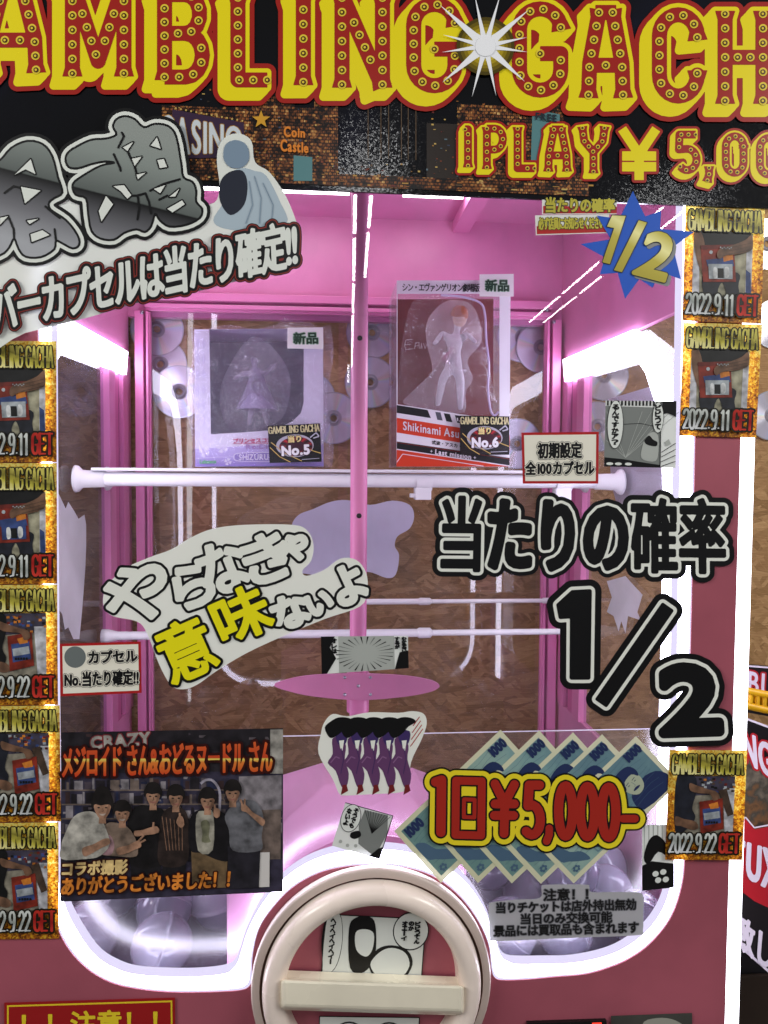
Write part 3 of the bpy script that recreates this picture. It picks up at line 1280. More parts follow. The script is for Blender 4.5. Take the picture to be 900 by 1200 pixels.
# banner film: black vinyl with a fine sparkle
def vinyl():
    t = NT('banner_vinyl')
    nz = t.n('ShaderNodeTexNoise')
    nz.inputs['Scale'].default_value = 5
    nz.inputs['Detail'].default_value = 3
    v = t.coords()
    t.l(v, nz.inputs['Vector'])
    c = t.ramp(nz.outputs['Fac'], [(0.35, (8, 8, 10)), (0.6, (12, 12, 18)), (0.8, (18, 20, 38))])
    b = t.bsdf(0.1, 0, 0.45, col_socket=c)
    n2 = t.n('ShaderNodeTexVoronoi')
    n2.inputs['Scale'].default_value = 620
    t.l(v, n2.inputs['Vector'])
    m1 = t.n('ShaderNodeVectorMath', operation='SUBTRACT')
    t.l(n2.outputs['Color'], m1.inputs[0])
    m1.inputs[1].default_value = (0.5, 0.5, 0.5)
    ge = t.n('ShaderNodeNewGeometry')
    m2 = t.n('ShaderNodeVectorMath', operation='MULTIPLY_ADD')
    t.l(m1.outputs[0], m2.inputs[0])
    m2.inputs[1].default_value = (0.055, 0.055, 0.055)
    t.l(ge.outputs['Normal'], m2.inputs[2])
    m3 = t.n('ShaderNodeVectorMath', operation='NORMALIZE')
    t.l(m2.outputs[0], m3.inputs[0])
    t.l(m3.outputs[0], b.inputs['Normal'])
    return t.finish(b.outputs[0])


bq = [(-60, -70), (960, -70), (960, 246), (332, 223), (-60, 206)]
ban = thing('banner', 'wide black banner with yellow marquee lettering over a neon street across the top', 'banner', W(450, 80, -0.004))
BY = -0.004
pr = Print(BY, 0)
pr.prism([pr.pt(*p) for p in [(-170, -70), (1000, -70), (1000, 248.6), (-170, 200.5)]], (0, 0.004, 0), vinyl())
part(pr, 'backing', ban)

# neon street print
rng = random.Random(11)
NE = [P('neon_%d' % i, c, 0.3) for i, c in enumerate([(150, 96, 44), (122, 60, 36), (176, 132, 62), (96, 74, 52), (90, 110, 120), (60, 70, 92), (190, 160, 90), (104, 40, 36), (58, 44, 34), (40, 32, 28)])]
pr = Print(BY, 1)


def yb(x, v):
    """banner line: v = 0 at the lower edge, upward positive"""
    return 205 + 42 * (x + 60) / 1020 - v


def blk(x0, x1, v0, v1, m):
    pr.poly([(x0, yb(x0, v1)), (x1, yb(x1, v1)), (x1, yb(x1, v0)), (x0, yb(x0, v0))], m)


def neon_haze():
    t = NT('neon_haze')
    v = t.coords()
    n1 = t.n('ShaderNodeTexNoise')
    n1.inputs['Scale'].default_value = 60
    n1.inputs['Detail'].default_value = 5
    n1.inputs['Roughness'].default_value = 0.72
    t.l(v, n1.inputs['Vector'])
    n2 = t.n('ShaderNodeTexVoronoi')
    n2.inputs['Scale'].default_value = 190
    t.l(v, n2.inputs['Vector'])
    sp = t.n('ShaderNodeSeparateColor')
    t.l(n2.outputs['Color'], sp.inputs[0])
    a = t.n('ShaderNodeMath', operation='MULTIPLY_ADD')
    t.l(sp.outputs[0], a.inputs[0])
    a.inputs[1].default_value = 0.22
    t.l(n1.outputs['Fac'], a.inputs[2])
    bk = t.n('ShaderNodeTexBrick')
    bk.inputs['Scale'].default_value = 1.0
    bk.inputs['Brick Width'].default_value = 0.0052
    bk.inputs['Row Height'].default_value = 0.0040
    bk.inputs['Mortar Size'].default_value = 0.0007
    bk.inputs['Color1'].default_value = (1, 1, 1, 1)
    bk.inputs['Color2'].default_value = (0.25, 0.25, 0.25, 1)
    bk.inputs['Mortar'].default_value = (0.0, 0.0, 0.0, 1)
    sv = t.n('ShaderNodeSeparateXYZ')
    t.l(v, sv.inputs[0])
    cv = t.n('ShaderNodeCombineXYZ')
    t.l(sv.outputs[0], cv.inputs[0])
    t.l(sv.outputs[2], cv.inputs[1])
    t.l(cv.outputs[0], bk.inputs['Vector'])
    bw = t.n('ShaderNodeRGBToBW')
    t.l(bk.outputs['Color'], bw.inputs[0])
    a3 = t.n('ShaderNodeMath', operation='MULTIPLY_ADD')
    t.l(bw.outputs[0], a3.inputs[0])
    a3.inputs[1].default_value = 0.26
    t.l(a.outputs[0], a3.inputs[2])
    a4 = t.n('ShaderNodeMath', operation='SUBTRACT')
    t.l(a3.outputs[0], a4.inputs[0])
    a4.inputs[1].default_value = 0.2
    a = a4
    c = t.ramp(a.outputs[0], [(0.38, (14, 11, 12)), (0.52, (72, 42, 26)), (0.62, (134, 76, 40)), (0.74, (176, 124, 66)), (0.88, (214, 186, 124))])
    return t.finish(t.bsdf(0.28, 0, 0.35, col_socket=c).outputs[0])


NH = neon_haze()
for x0, x1, top, m in ((190, 268, 92, 8), (262, 345, 104, 8), (330, 372, 96, 8), (368, 396, 104, 8), (500, 545, 84, 9), (536, 604, 108, 8), (596, 660, 128, 8), (300, 334, 112, 8), (655, 690, 60, 8)):
    blk(x0, x1, 10, top, NE[m] if m == 9 else NH)
pr.up()
for _ in range(420):
    x = rng.choice([rng.uniform(195, 395), rng.uniform(505, 665), rng.uniform(380, 520)])
    v = rng.uniform(12, 112)
    if 380 < x < 505 and v > 34:
        continue
    w, h = rng.uniform(0.8, 3.4), rng.uniform(0.7, 2.2)
    blk(x, x + w, v, v + h, rng.choice(NE))
blk(190, 690, 6, 20, NH)
for _ in range(60):
    x = rng.uniform(195, 690)
    v = rng.uniform(6, 20)
    blk(x, x + rng.uniform(2, 8), v, v + rng.uniform(0.6, 2.0), rng.choice(NE[:4] + NE[6:]))
for x in (431, 446, 455, 470, 478, 487):
    blk(x, x + 0.8, 40, 108, NE[3])
pr.up()
sign = P('neon_sign_board', (54, 34, 60), 0.3)
pr.poly([(202, 128), (286, 144), (286, 184), (202, 186)], sign)
for x in range(206, 286, 6):
    pr.disc(x, 126 + (x - 202) * 0.19, 1.2, NE[6], 8)
    pr.disc(x, 188 - (x - 202) * 0.02, 1.0, NE[0], 8)
pr.poly([(624, 128), (656, 134), (655, 186), (622, 190)], P('neon_teal_board', (84, 128, 132), 0.3))
pr.poly([(344, 182), (366, 184), (366, 212), (344, 212)], P('neon_teal_board', (84, 128, 132), 0.3))
NW = P('neon_white', (200, 208, 214), 0.3)
pr.levels(text_prims('CASINO', [(188, 134), (283, 150), (283, 178), (188, 182)]), [(1.6, NE[2]), (0.8, NW)], 0.5)
pr.levels(text_prims('Coin', [(333, 148), (357, 151), (357, 161), (333, 160)]), [(0.5, P('neon_orange', (216, 126, 40), 0.3))], 0.4)
pr.levels(text_prims('Castle', [(329, 163), (361, 168), (361, 179), (329, 177)]), [(0.5, P('neon_orange', (216, 126, 40), 0.3))], 0.4)
pr.levels(text_prims('FREE', [(628, 132), (652, 135), (652, 143), (628, 140)]), [(0.4, P('neon_ink', (30, 40, 50), 0.3))], 0.4)
star5 = [(306 + (11 if k % 2 == 0 else 4.5) * math.sin(k * math.pi / 5), 140 - (11 if k % 2 == 0 else 4.5) * math.cos(k * math.pi / 5)) for k in range(10)]
pr.poly(star5, P('neon_gold', (204, 150, 44), 0.3))
part(pr, 'neon_street_print', ban)

# marquee alphabet: centre lines in a unit box, y down
arc = lambda cx, cy, rx, ry, a0, a1, n=9: [(cx + rx * math.cos(R_(a0 + (a1 - a0) * k / n)), cy + ry * math.sin(R_(a0 + (a1 - a0) * k / n))) for k in range(n + 1)]
ALPHA = {
    'A': [[(0, 1), (0.03, .62), (.30, 0)], [(1, 1), (.97, .62), (.70, 0)], [(.2, 0), (.8, 0)], [(0.02, .64), (.98, .64)]],
    'M': [[(0, 1), (0, 0)], [(1, 1), (1, 0)], [(0.02, 0), (.5, .86), (.98, 0)]],
    'B': [[(0, 0), (0, 1)], [(0, 0), (.55, 0)] + arc(.55, .235, .38, .235, -90, 90, 7)[1:] + [(0, .47)], [(0, .47), (.55, .47)] + arc(.55, .735, .45, .265, -90, 90, 8)[1:] + [(0, 1)]],
    'L': [[(0, 0), (0, 1), (1, 1)]], 'I': [[(.5, 0), (.5, 1)]],
    'N': [[(0, 1), (0, 0)], [(1, 0), (1, 1)], [(0.03, 0), (.97, 1)]],
    'G': [[(1, .23)] + arc(.5, .25, .5, .25, 0, -180, 12)[1:] + arc(.5, .75, .5, .25, 180, 0, 12) + [(1, .55), (.5, .55)]],
    'C': [[(1, .28)] + arc(.5, .26, .5, .26, 0, -180, 12)[1:] + arc(.5, .74, .5, .26, 180, 0, 12) + [(1, .72)]],
    'H': [[(0, 0), (0, 1)], [(1, 0), (1, 1)], [(0, .5), (1, .5)]],
    'P': [[(0, 0), (0, 1)], [(0, 0), (.5, 0)] + arc(.5, .27, .5, .27, -90, 90, 8)[1:] + [(0, .54)]],
    'Y': [[(0, 0), (0.08, .3), (.5, .55), (.5, 1)], [(1, 0), (.92, .3), (.5, .55)]],
    '1': [[(-.1, .04), (.6, .04), (.6, 1)]],
    '5': [[(.95, 0), (.08, 0), (.05, .42), (.5, .40)] + arc(.5, .7, .5, .3, -90, 140, 12)[1:]],
    '0': [arc(.5, .28, .5, .28, 0, -180, 12) + arc(.5, .72, .5, .28, 180, 0, 12) + [(1, .28)]],
    ',': [[(.5, .0), (.5, .5), (.1, 1)]],
    '¥': [[(0, 0), (.5, .5), (1, 0)], [(.5, .45), (.5, 1)], [(0, .53), (1, .53)], [(0, .74), (1, .74)]],
}


def marquee(ch, x0, x1, y0, y1, hw, flare):
    """stroke polygons of one letter and the bulb positions along its lines; box = ink extents"""
    prims, bulbs = [], []
    bx0, bx1, by0, by1 = x0 + hw, x1 - hw, y0 + hw, y1 - hw
    if ch in 'AMHNILPBY1':
        by1 = y1 - hw * 0.4
        by0 = y0 + hw * (0.4 if ch in 'MHNIY' else 1)
    for ln in ALPHA[ch]:
        pts = [np.array((bx0 + u * (bx1 - bx0), by0 + v * (by1 - by0))) for u, v in ln]
        prims += stroke_prims(pts, hw)
        for e, q in ((pts[0], pts[1]), (pts[-1], pts[-2])):       # wedge serif at free ends
            d = (e - q) / np.linalg.norm(e - q)
            nn = np.array([-d[1], d[0]])
            if abs(d[1]) > 0.8 and flare:
                e2 = e + d * hw * 0.4
                prims += poly_prim([e2 + nn * (hw + flare), e2 - nn * (hw + flare), e - d * flare * 2.4 - nn * hw * 0.98, e - d * flare * 2.4 + nn * hw * 0.98])
        cum = [0]
        for a, b in zip(pts, pts[1:]):
            cum.append(cum[-1] + np.linalg.norm(b - a))
        sp_ = hw * 1.85
        nb = max(1, round(cum[-1] / sp_))
        for k in range(nb + 1):
            s = cum[-1] * k / nb
            j = max(i for i in range(len(cum)) if cum[i] <= s + 1e-6)
            j = min(j, len(pts) - 2)
            t = (s - cum[j]) / max(1e-6, cum[j + 1] - cum[j])
            c = pts[j] * (1 - t) + pts[j + 1] * t
            if all(np.hypot(*(c - b)) > hw * 1.35 for b in bulbs):
                bulbs.append(c)
    return prims, bulbs


MR = P('marquee_red', (158, 34, 26), 0.25)
MY = P('marquee_yellow', (232, 214, 22), 0.25)
MYD = P('bulb_yellow', (226, 200, 60), 0.25)
MK = P('bulb_ring', (70, 36, 20), 0.3)


def bottom(x):
    return 85.5 + (121.5 - 85.5) * (x - 20) / 850.0


line1 = [('G', -140, -78), ('A', -22, 51), ('M', 76, 154), ('B', 184, 246), ('L', 270, 322), ('I', 346, 365), ('N', 392, 457), ('G', 476, 542),
         ('G', 600, 666), ('A', 681, 739), ('C', 764, 826), ('H', 841, 903), ('A', 918, 976)]
allp, allb = [], []
for ch, x0, x1 in line1:
    b = bottom((x0 + x1) / 2) + (3 if ch in 'GC' else 0)
    t_ = b - 109 - (4 if ch in 'GC' else 0)
    p, bu = marquee(ch, x0, x1, t_, b, 8.8, 3.0)
    allp += p
    allb += bu
pr = Print(BY, 9)
f = Field(allp, 30, 0.6)
dr = f.swept(-10, 11)
pr.loops(dr.loops(10.5, 0.12), MR)
pr.up().loops(dr.loops(4.8, 0.12), MY)
pr.up().loops(f.loops(0, 0.1), MR)
pr.up()
for c in allb:
    pr.disc(c[0], c[1], 5.0, MYD, 16)
pr.up()
for c in allb:
    pr.disc(c[0], c[1], 3.0, MK, 12)
pr.up()
for c in allb:
    pr.disc(c[0] - 0.3, c[1], 1.5, MYD, 8)
part(pr, 'headline_lettering', ban)

line2 = [('1', 541, 555, 145, 196), ('P', 566, 594, 146, 198), ('L', 602, 631, 146, 199), ('A', 638, 669, 147, 201), ('Y', 678, 713, 148, 203),
         ('5', 790, 821, 153, 204), (',', 824, 838, 192, 216), ('0', 846, 876, 155, 207), ('0', 886, 916, 157, 209), ('0', 926, 956, 159, 211)]
allp, allb = [], []
for ch, x0, x1, t_, b in line2:
    p, bu = marquee(ch, x0, x1, t_, b, 4.6, 1.4)
    allp += p
    allb += bu
pr = Print(BY, 9)
f = Field(allp, 14, 0.45)
dr = f.swept(-4.5, 4.5)
pr.loops(dr.loops(5.0), MR)
pr.up().loops(dr.loops(2.2), MY)
pr.up().loops(f.loops(0, 0.08), MR)
pr.up()
for c in allb:
    pr.disc(c[0], c[1], 2.5, MYD, 10)
pr.up()
for c in allb:
    pr.disc(c[0], c[1], 1.4, MK, 8)
yen = []
for ln in ALPHA['¥']:
    yen += stroke_prims([(729 + u * 40, 151 + v * 60) for u, v in ln], 5.5)
pr.k = 9
pr.levels(yen, [(3.2, MR), (0, MY)], 0.5)
part(pr, 'price_line_lettering', ban)

# printed star burst between the two Gs
pr = Print(BY, 17)
cx, cy = 569, 54
STAR = P('star_white', (240, 241, 246), 0.25)
for r_, c_ in ((34, (74, 62, 12)), (30, (104, 88, 14)), (26, (136, 116, 18)), (22, (168, 146, 30)), (18, (196, 176, 60)), (15, (214, 204, 130))):
    pr.disc(cx, cy, r_, P('star_halo_%d' % r_, c_, 0.25), 36)
pr.k += 0.3
for L, a, w in ((66, -40, 7.5), (66, 140, 7.5), (62, 42, 7), (72, 222, 8), (60, 78, 4.5), (62, 105, 4.5), (62, 258, 4.5), (64, 286, 4.5), (50, 8, 4), (52, 172, 4), (52, 195, 4), (50, -12, 4)):
    d = np.array([math.cos(R_(a)), math.sin(R_(a))])
    nn = np.array([-d[1], d[0]])
    c0 = np.array([cx, cy])
    pr.poly([c0 + nn * w, c0 + d * 18 + nn * w * 0.55, c0 + d * L, c0 + d * 18 - nn * w * 0.55, c0 - nn * w], STAR)
    pr.k += 0.2
pr.up()
pr.disc(cx, cy, 12, STAR, 24)
part(pr, 'star_burst', ban)

# ================================================================== STICKERS ON THE FRONT WINDOW
# ---- silver capsule sticker, upper left
K0 = 34
sil = sticker_root('window_sticker', 'big silver and white sticker tilted over the upper left corner under the banner', 'sticker', [(0, 200), (340, 200), (340, 390), (0, 390)], BY)
pr = Print(BY, K0)
silver = gradient('silver_print', [(0.0, (168, 170, 176)), (0.25, (112, 112, 118)), (0.495, (16, 16, 17)), (0.505, (92, 98, 96)), (0.8, (136, 144, 140)), (1.0, (146, 152, 148))], 0.16, (0.22, 0, 0.975), 0.28, 0.03, 0.0, 0.0)
back = smooth_loop([(-20, 240), (50, 214), (112, 212), (180, 236), (244, 240), (257, 222), (254, 188), (258, 168), (269, 158), (283, 157), (295, 166), (299, 190), (316, 202), (334, 228), (346, 256), (353, 282), (351, 304),
                    (338, 316), (280, 329), (205, 348), (165, 354), (100, 373), (30, 390), (-20, 402)], 4)
pr.poly(back, P('sticker_white_gloss', (228, 232, 226), 0.22, trans=0.07))
part(pr, 'backing', sil)
pr = Print(BY, K0 + 1)                      # plain cloth-like patches: a generic seated shape without features
CL = [P('cloth_pale', (168, 184, 196), 0.35), P('cloth_dark', (34, 38, 52), 0.35), P('cloth_blue', (120, 140, 160), 0.35), P('patch_skin', (176, 160, 134), 0.35)]
pr.poly(smooth_loop([(262, 236), (268, 206), (282, 197), (298, 200), (312, 206), (328, 236), (336, 262), (300, 270), (264, 268), (250, 258)], 4), CL[0])
pr.up().poly(smooth_loop([(258, 214), (268, 202), (284, 200), (290, 216), (286, 240), (270, 252), (258, 236)], 4), CL[1])
pr.up().poly(smooth_loop([(262, 186), (264, 170), (276, 164), (289, 170), (292, 186), (284, 196), (270, 196)], 4), CL[2])
pr.up()
for a in ([(298, 206), (306, 232), (304, 262)], [(308, 214), (320, 240), (318, 262)], [(292, 212), (296, 240), (288, 262)]):
    pr.line(a, 0.9, CL[2])
part(pr, 'picture', sil)
pr = Print(BY, K0 + 5)
S7 = lambda pts: z(pts, 0, 130, 3.75)
kon = smooth_loop(S7([(300, 182), (335, 158), (400, 127), (465, 122), (512, 104), (497, 70), (512, 36), (550, 23), (592, 36), (632, 72), (680, 57), (738, 66), (774, 112), (797, 235), (806, 292), (846, 312), (862, 350),
                      (862, 400), (888, 430), (878, 470), (820, 500), (745, 508), (702, 480), (682, 452), (664, 506), (636, 532), (600, 520), (545, 536), (500, 566), (440, 560), (402, 526), (388, 455), (378, 384), (332, 368), (320, 322), (362, 286),
                      (440, 242), (502, 228), (460, 222), (400, 234), (342, 252), (302, 246), (288, 212)]), 3)
gin = smooth_loop(S7([(-160, 250), (-60, 225), (0, 216), (50, 162), (120, 132), (188, 146), (230, 200), (254, 290), (274, 358), (240, 382), (216, 402), (222, 434), (290, 480), (340, 545), (348, 588), (320, 604), (275, 582), (246, 570), (238, 608),
                      (180, 642), (112, 640), (82, 606), (62, 560), (40, 600), (0, 634), (-120, 660), (-180, 500)]), 3)
holes = [[(540, 160), (585, 137), (560, 176)], [(662, 152), (690, 116), (706, 166)], [(580, 210), (622, 201), (592, 242)], [(692, 216), (720, 211), (734, 246), (702, 251)], [(600, 280), (640, 271), (606, 300)],
         [(466, 374), (497, 410), (446, 486), (434, 440)], [(498, 331), (545, 326), (577, 370), (560, 386), (530, 352)], [(676, 343), (726, 326), (704, 362)], [(745, 377), (788, 342), (770, 376)],
         [(735, 430), (800, 393), (812, 410), (758, 446)], [(65, 280), (135, 212), (155, 277), (112, 256)], [(92, 333), (178, 350), (110, 406)], [(118, 482), (168, 474), (130, 497)], [(134, 542), (186, 524), (218, 545), (140, 576)], [(0, 470), (36, 462), (0, 500)]]
seams = [[(500, 190), (528, 250), (530, 262)], [(520, 160), (545, 110), (535, 95)], [(606, 376), (612, 430), (604, 476)], [(576, 372), (600, 372), (640, 362), (655, 400), (664, 450)], [(660, 350), (720, 320), (790, 300)], [(700, 390), (735, 372)],
         [(560, 176), (592, 242), (606, 300)], [(20, 360), (60, 330), (95, 340)], [(200, 420), (235, 450), (262, 470)], [(240, 520), (246, 570)], [(36, 462), (60, 520), (62, 560)]]
f = Field(poly_prim(kon) + poly_prim(gin), 24, 0.7)
for l_, m_ in ((9.6, BLACK), (5.6, P('sticker_white_gloss', (228, 232, 226))), (1.4, BLACK), (-1.2, silver)):
    pr.up().loops(f.loops(l_), m_)
pr.up()
for h_ in holes:
    pr.levels(poly_prim(S7(h_)), [(1.6, BLACK)], 0.5)
    pr.k -= 1
    pr.k += 1.3
    pr.poly(S7(h_), P('sticker_white_gloss', (228, 232, 226)))
    pr.k -= 1.3
for s_ in seams:
    pr.levels(stroke_prims(S7(s_), 1.3, round_ends=True), [(0, BLACK)], 0.5)
    pr.k -= 1
part(pr, 'large_lettering', sil, origin=W(90, 222, BY))
pr = Print(BY, K0 + 13)
pm = text_prims('シルバーカプセルは当たり確定!!', [(-66, 350), (346, 257), (348, 312), (-62, 404)], -0.06)
pr.levels(pm, [(7.2, BLACK), (6.2, P('sticker_red_line', (130, 44, 38), 0.3)), (4.8, BLACK), (1.6, P('sticker_white_gloss', (228, 232, 226)))], 0.6)
part(pr, 'slogan_lettering', sil)

# ---- big black odds lettering
odds = sticker_root('window_sticker', 'large black and white odds lettering reading one in two on the right of the window', 'sticker', [(510, 570), (860, 570), (860, 880), (510, 880)])
pr = Print(0, 3)
al = text_prims('当たりの確率', [(520, 582), (848, 586), (849, 671), (518, 668)])
ka, kj = al[1:4], [al[0]] + al[4:]
pr.levels(al, [(11.8, BLACK)], 0.6)
for g_, a_, b_ in ((kj, 6.0, 2.3), (ka, 7.2, 4.0)):
    pr.levels(g_, [(a_, WHITE), (b_, BLACK)], 0.6)
    pr.k -= 1
part(pr, 'upper_lettering', odds)
pr = Print(0, 3)
one = [(671, 694), (691, 693), (689.5, 794), (670, 794), (670.5, 722), (657, 723), (654.5, 709)]
pr.levels(poly_prim(one), [(14, BLACK), (6.5, WHITE), (2.6, BLACK)], 0.6)
pr.k = 7
pr.levels(stroke_prims([(782, 712), (705, 823)], 6.5), [(13, BLACK), (6, WHITE), (2, BLACK)], 0.6)
pr.k = 11
pr.levels(text_prims('2', [(776, 783), (838, 781), (843, 857), (778, 859)]), [(17, BLACK), (10.5, WHITE), (6.3, BLACK)], 0.6)
part(pr, 'fraction_lettering', odds)

# ---- tilted speech sticker
X0, Y0, S0 = 100, 580, 900 / 420
spk = sticker_root('window_sticker', 'white cut out slogan sticker with two yellow characters, tilted left of the pole', 'sticker', [(120, 615), (430, 615), (430, 810), (120, 810)])
bk = z([(45, 255), (58, 222), (105, 182), (160, 157), (215, 137), (265, 107), (320, 85), (400, 75), (520, 75), (558, 90), (573, 125), (567, 165), (545, 190), (556, 203), (600, 188), (640, 160), (680, 163), (705, 195), (708, 240),
        (690, 280), (600, 312), (480, 362), (400, 400), (330, 442), (280, 477), (245, 488), (215, 478), (185, 425), (155, 348), (130, 318), (70, 305), (48, 285)], X0, Y0, S0)
pr = Print(0, 3)
pr.poly(smooth_loop(bk, 4), WHITE)
part(pr, 'backing', spk)
pr = Print(0, 4)
wh, ye = [], []
for ch, cx, cy, w, h, a, tgt in (('や', 132, 246, 150, 128, -32, wh), ('ら', 270, 228, 86, 92, -18, wh), ('な', 345, 182, 104, 112, -20, wh), ('き', 455, 158, 100, 104, -20, wh), ('ゃ', 525, 132, 62, 56, -28, wh),
                                 ('な', 515, 292, 80, 70, -20, wh), ('い', 588, 272, 52, 44, -22, wh), ('よ', 660, 225, 66, 82, -24, wh),
                                 ('意', 252, 388, 116, 130, -24, ye), ('味', 392, 300, 122, 112, -24, ye)):
    cx, cy = X0 + cx / S0, Y0 + cy / S0
    tgt += text_prims(ch, rot_quad(cx, cy, w * 1.10 / S0, h * 1.10 / S0, a))
pr.levels(wh, [(5.9, BLACK), (2.9, WHITE)], 0.5)
pr.levels(ye, [(5.2, BLACK), (2.0, YELLOW)], 0.4)
part(pr, 'lettering', spk)


# ---- small bordered labels
def label_sticker(label, q, rows, dot=None, k=3):
    r = sticker_root('label_sticker', label, 'label', q, group='red bordered labels')
    pr = Print(0, k)
    pr.poly(q, RED)
    pr.up().poly(inset(q, 3.0), CREAM)
    part(pr, 'backing', r)
    pr = Print(0, k + 2)
    if dot:
        pr.disc(dot[0], dot[1], dot[2], GREY, 28)
        part(pr, 'grey_dot', r)
    for s, qq in rows:
        pr = Print(0, k + 2)
        pr.levels(text_prims(s, qq), [(2.1, BLACK), (1.6, CREAM), (0.7, BLACK)], 0.33, 0.06)
        part(pr, 'lettering', r)


label_sticker('white label with red border and a grey dot, left of the tilted slogan sticker', [(70, 754.5), (165, 751.8), (166, 812), (71, 816)],
              [('カプセル', [(104, 763), (160, 761.5), (161, 775), (104, 777)]), ('No.当たり確定!!', [(76, 788), (162, 785), (162, 802), (76, 805)])], (88, 770, 12.6))
label_sticker('white label with red border at the right end of the shelf, two rows of lettering', [(611, 507), (701.7, 506), (701, 566.7), (612.7, 566.7)],
              [('初期設定', [(630.5, 519), (681.5, 518.5), (681.5, 536.5), (630.5, 537)]), ('全100カプセル', [(616, 541.5), (696.5, 540), (696, 555.5), (616, 556)])])

# ---- blue burst with gold fraction and the two strips behind it
Zs = 900 / 260
GOLD = P('gold_ink', (186, 176, 66), 0.28, metal=0.3)
OUT = P('gold_outline', (70, 66, 30), 0.3)
for lab, q, cut, s, tq, tr_, a_, b_ in (('upper narrow white and red strip with larger gold lettering under the banner', [(635, 228.3), (723, 231), (722.7, 251), (635.3, 251.3)], 0.56, '当たりの確率', [(640, 231), (720, 233), (720, 248), (640, 249)], 0.0, 1.6, 0.7),
                                        ('lower narrow white and red strip with tiny gold lettering, beside the blue burst', [(627, 252.3), (714, 251.3), (715.3, 273), (628, 275.7)], 0.55, '必ず店員にお知らせください', [(631, 255), (707, 254.5), (708, 268), (631.5, 269)], -0.05, 1.1, 0.45)):
    stp = sticker_root('strip_label', lab, 'label', q, group='gold lettered strips')
    pr = Print(0, 16)
    pr.poly(q, P('strip_white', (222, 224, 216), 0.3, trans=0.05))
    pr.up(0.5).poly([tuple(bil(q, u, v)) for u, v in ((0.015, cut), (1, cut), (1, 0.95), (0.015, 0.95))], RED)
    part(pr, 'backing', stp)
    pr = Print(0, 17)
    pr.levels(text_prims(s, tq, tr_), [(a_, OUT), (b_, GOLD)], 0.33, 0.07)
    part(pr, 'lettering', stp)

bur = sticker_root('window_sticker', 'blue starburst sticker with gold fraction under the banner at the right', 'sticker', [(690, 230), (805, 230), (805, 348), (690, 348)])
BLUE = P('burst_blue', (20, 84, 190), 0.3, trans=0.03)
bp_ = z([(352, 83), (402, 185), (467, 163), (462, 236), (600, 248), (515, 310), (547, 440), (462, 412), (432, 475), (378, 440), (320, 520), (290, 415), (218, 420), (238, 352), (140, 298), (262, 278), (206, 182), (296, 196)], 640, 200, Zs)
pr = Print(0, 20)
pr.poly(bp_, BLUE)
part(pr, 'backing', bur)
pr = Print(0, 21)
fr1 = poly_prim(z([(268, 182), (322, 184), (258, 378), (229, 371), (277, 232), (248, 226)], 640, 200, Zs)) + poly_prim(z([(376, 202), (408, 211), (307, 411), (276, 403)], 640, 200, Zs))
fr2 = text_prims('2', z([(420, 248), (532, 268), (478, 446), (356, 414)], 640, 200, Zs))
fg = gradient('gold_run', [(0.0, (150, 136, 46)), (0.45, (178, 166, 70)), (0.6, (222, 216, 150)), (0.75, (176, 164, 64)), (1.0, (150, 138, 50))], 0.12, (0.5, 0, 0.86), 0.28, 0.0, 0.35)
sh_ = [('segs', p[1] + np.array([3.5, 3.5, 3.5, 3.5])) for p in fr2]
pr.levels(sh_, [(3.2, P('grey_drop', (132, 134, 136), 0.35))], 0.5)
pr.levels(fr1, [(1.2, P('burst_outline', (24, 36, 48), 0.3)), (0.2, fg)], 0.5)
pr.levels(fr2, [(3.4, P('burst_outline', (24, 36, 48))), (2.5, fg)], 0.5)
part(pr, 'lettering', bur)

# ---- winner cards
TH = {'G': ALPHA['G'], 'A': [[(0, 1), (.5, 0), (1, 1)], [(.2, .66), (.8, .66)]], 'M': ALPHA['M'], 'B': ALPHA['B'], 'L': ALPHA['L'], 'I': ALPHA['I'], 'N': ALPHA['N'], 'C': ALPHA['C'], 'H': ALPHA['H'],
      'E': [[(1, 0), (0, 0), (0, 1), (1, 1)], [(0, .5), (.75, .5)]], 'T': [[(0, 0), (1, 0)], [(.5, 0), (.5, 1)]], '0': ALPHA['0'],
      '2': [arc(.5, .26, .5, .26, 190, 380, 10) + [(0, .96), (1, .96)]], '9': [arc(.5, .28, .5, .28, 0, 360, 16), [(1, .28), (1, .6), (.75, .95), (.15, 1)]], '1': [[(.1, .14), (.55, .02), (.55, 1)]], '.': [[(.35, .93), (.65, .93)]]}
SERIF = {'A': ((0, 1), (1, 1)), 'M': ((0, 1), (1, 1), (0, 0), (1, 0)), 'B': (), 'L': ((0, 0),), 'I': ((.5, 0), (.5, 1)), 'N': ((0, 0), (0, 1), (1, 0)), 'H': ((0, 0), (0, 1), (1, 0), (1, 1)), 'T': ((.5, 1),), '1': ((.55, 1),)}
WID = {'M': 1.35, 'I': 0.35, '1': 0.75, '.': 0.4, ' ': 0.35}


def thin_text(s, quad, hwx, hwy):
    tot = sum(WID.get(c, 1.0) for c in s) + 0.32 * (len(s) - 1)
    x, out = 0.0, []
    for c in s:
        w = WID.get(c, 1.0)
        if c != ' ':
            for ln in TH[c]:
                pts = [tuple(bil(quad, (x + u * w) / tot, v)) for u, v in ln]
                for a, b in zip(pts, pts[1:]):
                    vert = abs(b[1] - a[1]) > 0.5 * abs(b[0] - a[0])
                    out += stroke_prims([a, b], hwx if vert else hwy, round_ends=True)
            for u, v in SERIF.get(c, ()):
                a, b = bil(quad, (x + u * w - 0.26) / tot, v), bil(quad, (x + u * w + 0.26) / tot, v)
                out += stroke_prims([a, b], hwy)
        x += w + 0.32
    return out


